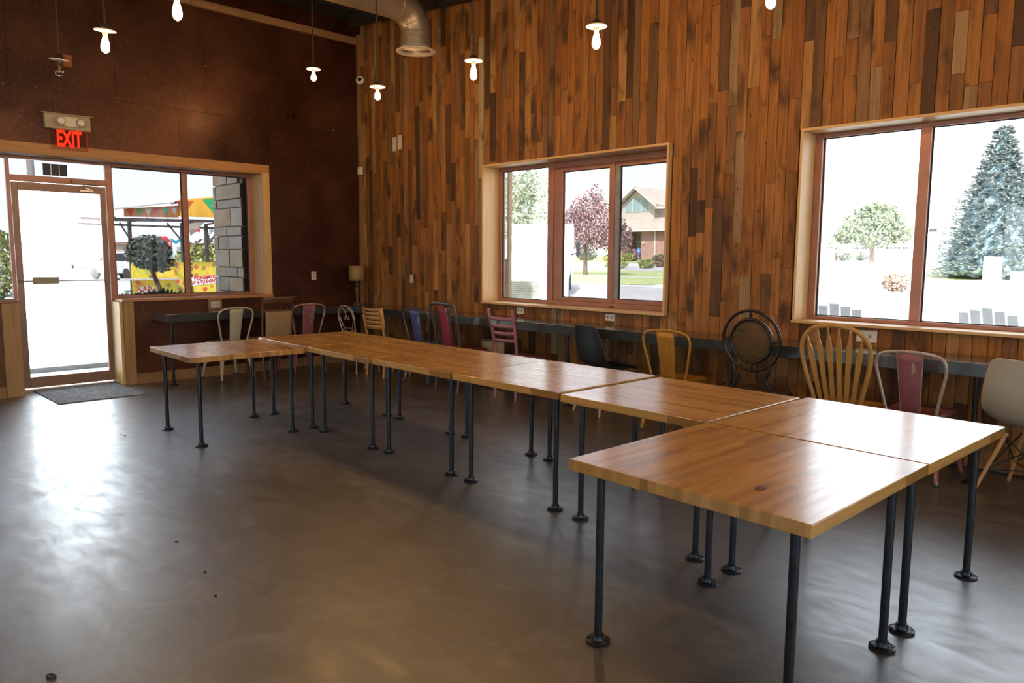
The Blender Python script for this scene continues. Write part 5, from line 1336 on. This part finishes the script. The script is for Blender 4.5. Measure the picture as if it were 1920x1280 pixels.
for a in (-23.2,-20.2,):
    MB(GH).box(a,a+2.4,59.93,60,z0,2.62).build('garage_door', simple('garage_white', (.74,.74,.72), .6), gh)
    ww = MB(GH)
    for k in range(4):
        for j in range(3): ww.box(a+.12+k*.58+j*.15,a+.12+k*.58+j*.15+.11,59.90,59.93,2.32,2.48)
    ww.build('garage_window', M['black'], gh)
MB(GH).box(-17.1,-16.6,59.5,59.7,3.55,3.75).build('roof_vent', M['black'], gh)
mn = empty('monument_sign', (-4.36,20,GZ(20)), 0, 'white upright stone sign block on the lawn edge before the spruce', 'sign')
MB().box(-.17,.17,-.1,.1,0,1.27).build('block', hw, mn, bevel=.01); MB().box(-.22,.22,-.14,.14,0,.62).build('plinth', hw, mn, bevel=.01)
mn2 = tag(MB().box(-3.98,-3.2,19.9,20.1,GZ(20),1.30).build('white_wall_block', hw), 'low white wall block at the right edge of the right window', 'block')
m_gw = wood('grey_weathered_wood', (.75,.76,.76), (.9,.91,.91), .8, 2)
def deck_chair(x, y, rz, label):
    c = empty('slatted_garden_chair', (x, y, GZ(y)), rz, label, 'chair', 'garden chairs outside')
    for k in range(5): MB().prism([(-.05,0),(.05,0),(.05,.66-.03*abs(k-2)),(-.05,.66-.03*abs(k-2))], (-.24+k*.12,-.25,.36), (1,0,0), (0,-.26,.966), (0,1,0), .02).build('back_slat', m_gw, c)
    for k in range(5): MB().box(-.30,.30,-.22+k*.10,-.14+k*.10,.34+.006*k,.36+.006*k).build('seat_slat', m_gw, c)
    for s in (-1, 1):
        MB().box(s*.30-.02,s*.30+.02,.24,.32,0,.56).build('leg', m_gw, c); MB().box(s*.30-.02,s*.30+.02,-.26,-.18,0,.56).build('leg', m_gw, c)
        MB().box(s*.31-.06,s*.31+.06,-.30,.34,.56,.58).build('armrest', m_gw, c)
    return c
deck_chair(-3.46,9.0,radians(8),'grey slatted garden chair outside, seen low in the left pane of the right window')
deck_chair(-1.86,9.3,radians(-14),'grey slatted garden chair outside, seen low in the second pane of the right window')

# ------------------------------------------------------------------ light and camera
W = bpy.data.worlds.new('hazy_daylight'); S.world = W; W.use_nodes = True; nt = W.node_tree
bgd = nt.nodes['Background']
tc = N(nt, 'ShaderNodeTexCoord'); sp = N(nt, 'ShaderNodeSeparateXYZ'); nt.links.new(tc.outputs['Generated'], sp.inputs[0])
nt.links.new(ramp(nt, sp.outputs[2], [(0, (.88,.94,1.0)), (.3, (.84,.92,1.0)), (1, (.72,.86,1.0))]), bgd.inputs[0])
bgd.inputs[1].default_value = 7.4
sl = bpy.data.lights.new('sun', 'SUN'); sl.energy = 26; sl.angle = radians(2); sl.color = (1, .97, .92)
so = bpy.data.objects.new('sun', sl); COL.objects.link(so)
so.rotation_euler = Vector((-.45, .70, -.85)).to_track_quat('-Z', 'Y').to_euler()
for (x0, x1, y0, y1, z0, z1, d) in [(0,0,b_[0],b_[1],b_[2],b_[3],'r') for b_ in openFillR] + [(0,0,2.0,2.9,.1,2.3,'x'), (0,0,3.0,4.7,1.05,2.6,'x'), (0,0,-1.45,1.9,1.05,2.6,'x')] + [(o_[0],o_[1],0,0,o_[2],o_[3],'y') for o_ in openW] + [(o_[0],o_[1],0,0,o_[2],o_[3],'f') for o_ in openFillF]:
    a = bpy.data.lights.new('portal', 'AREA'); a.shape = 'RECTANGLE'; a.cycles.is_portal = True
    ao = bpy.data.objects.new('portal', a); COL.objects.link(ao)
    if d == 'x': a.size = y1-y0; a.size_y = z1-z0; ao.location = (FX-.10, (y0+y1)/2, (z0+z1)/2); ao.rotation_euler = (pi/2, 0, -pi/2)
    elif d == 'r': a.size = y1-y0; a.size_y = z1-z0; ao.location = (XR+.05, (y0+y1)/2, (z0+z1)/2); ao.rotation_euler = (pi/2, 0, pi/2)
    elif d == 'y': a.size = x1-x0; a.size_y = z1-z0; ao.location = ((x0+x1)/2, 6.62, (z0+z1)/2); ao.rotation_euler = (-pi/2, 0, 0)
    else: a.size = x1-x0; a.size_y = z1-z0; ao.location = ((x0+x1)/2, YF-.13, (z0+z1)/2); ao.rotation_euler = (pi/2, 0, 0)
cam = bpy.data.cameras.new('camera'); co = bpy.data.objects.new('camera', cam); COL.objects.link(co); S.camera = co
F_, PITCH, ROLL, YAW, CZ = 1392.907, .1133026, .0064382, .7860460, 1.558447
c_, s_ = cos(YAW), sin(YAW)
fw = Vector((-s_*cos(PITCH), c_*cos(PITCH), -sin(PITCH))); rt = Vector((c_, s_, 0)); upv = rt.cross(fw)
r2 = rt*cos(ROLL)+upv*sin(ROLL); u2 = upv*cos(ROLL)-rt*sin(ROLL)
mm = Matrix.Identity(4)
for i in range(3): mm[i][0] = r2[i]; mm[i][1] = u2[i]; mm[i][2] = -fw[i]
mm[2][3] = CZ; co.matrix_world = mm
cam.sensor_width = 36; cam.sensor_fit = 'HORIZONTAL'; cam.lens = F_/1920*36; cam.clip_start = .05; cam.clip_end = 1500
S.view_settings.view_transform = 'Standard'; S.view_settings.look = 'None'; S.view_settings.gamma = 1; S.view_settings.use_curve_mapping = False
S.view_settings.exposure = .42
S.cycles.use_denoising = True; S.cycles.max_bounces = 10; S.cycles.diffuse_bounces = 5; S.cycles.glossy_bounces = 4
S.cycles.transparent_max_bounces = 16; S.cycles.sample_clamp_indirect = 6; S.cycles.caustics_reflective = False; S.cycles.caustics_refractive = False
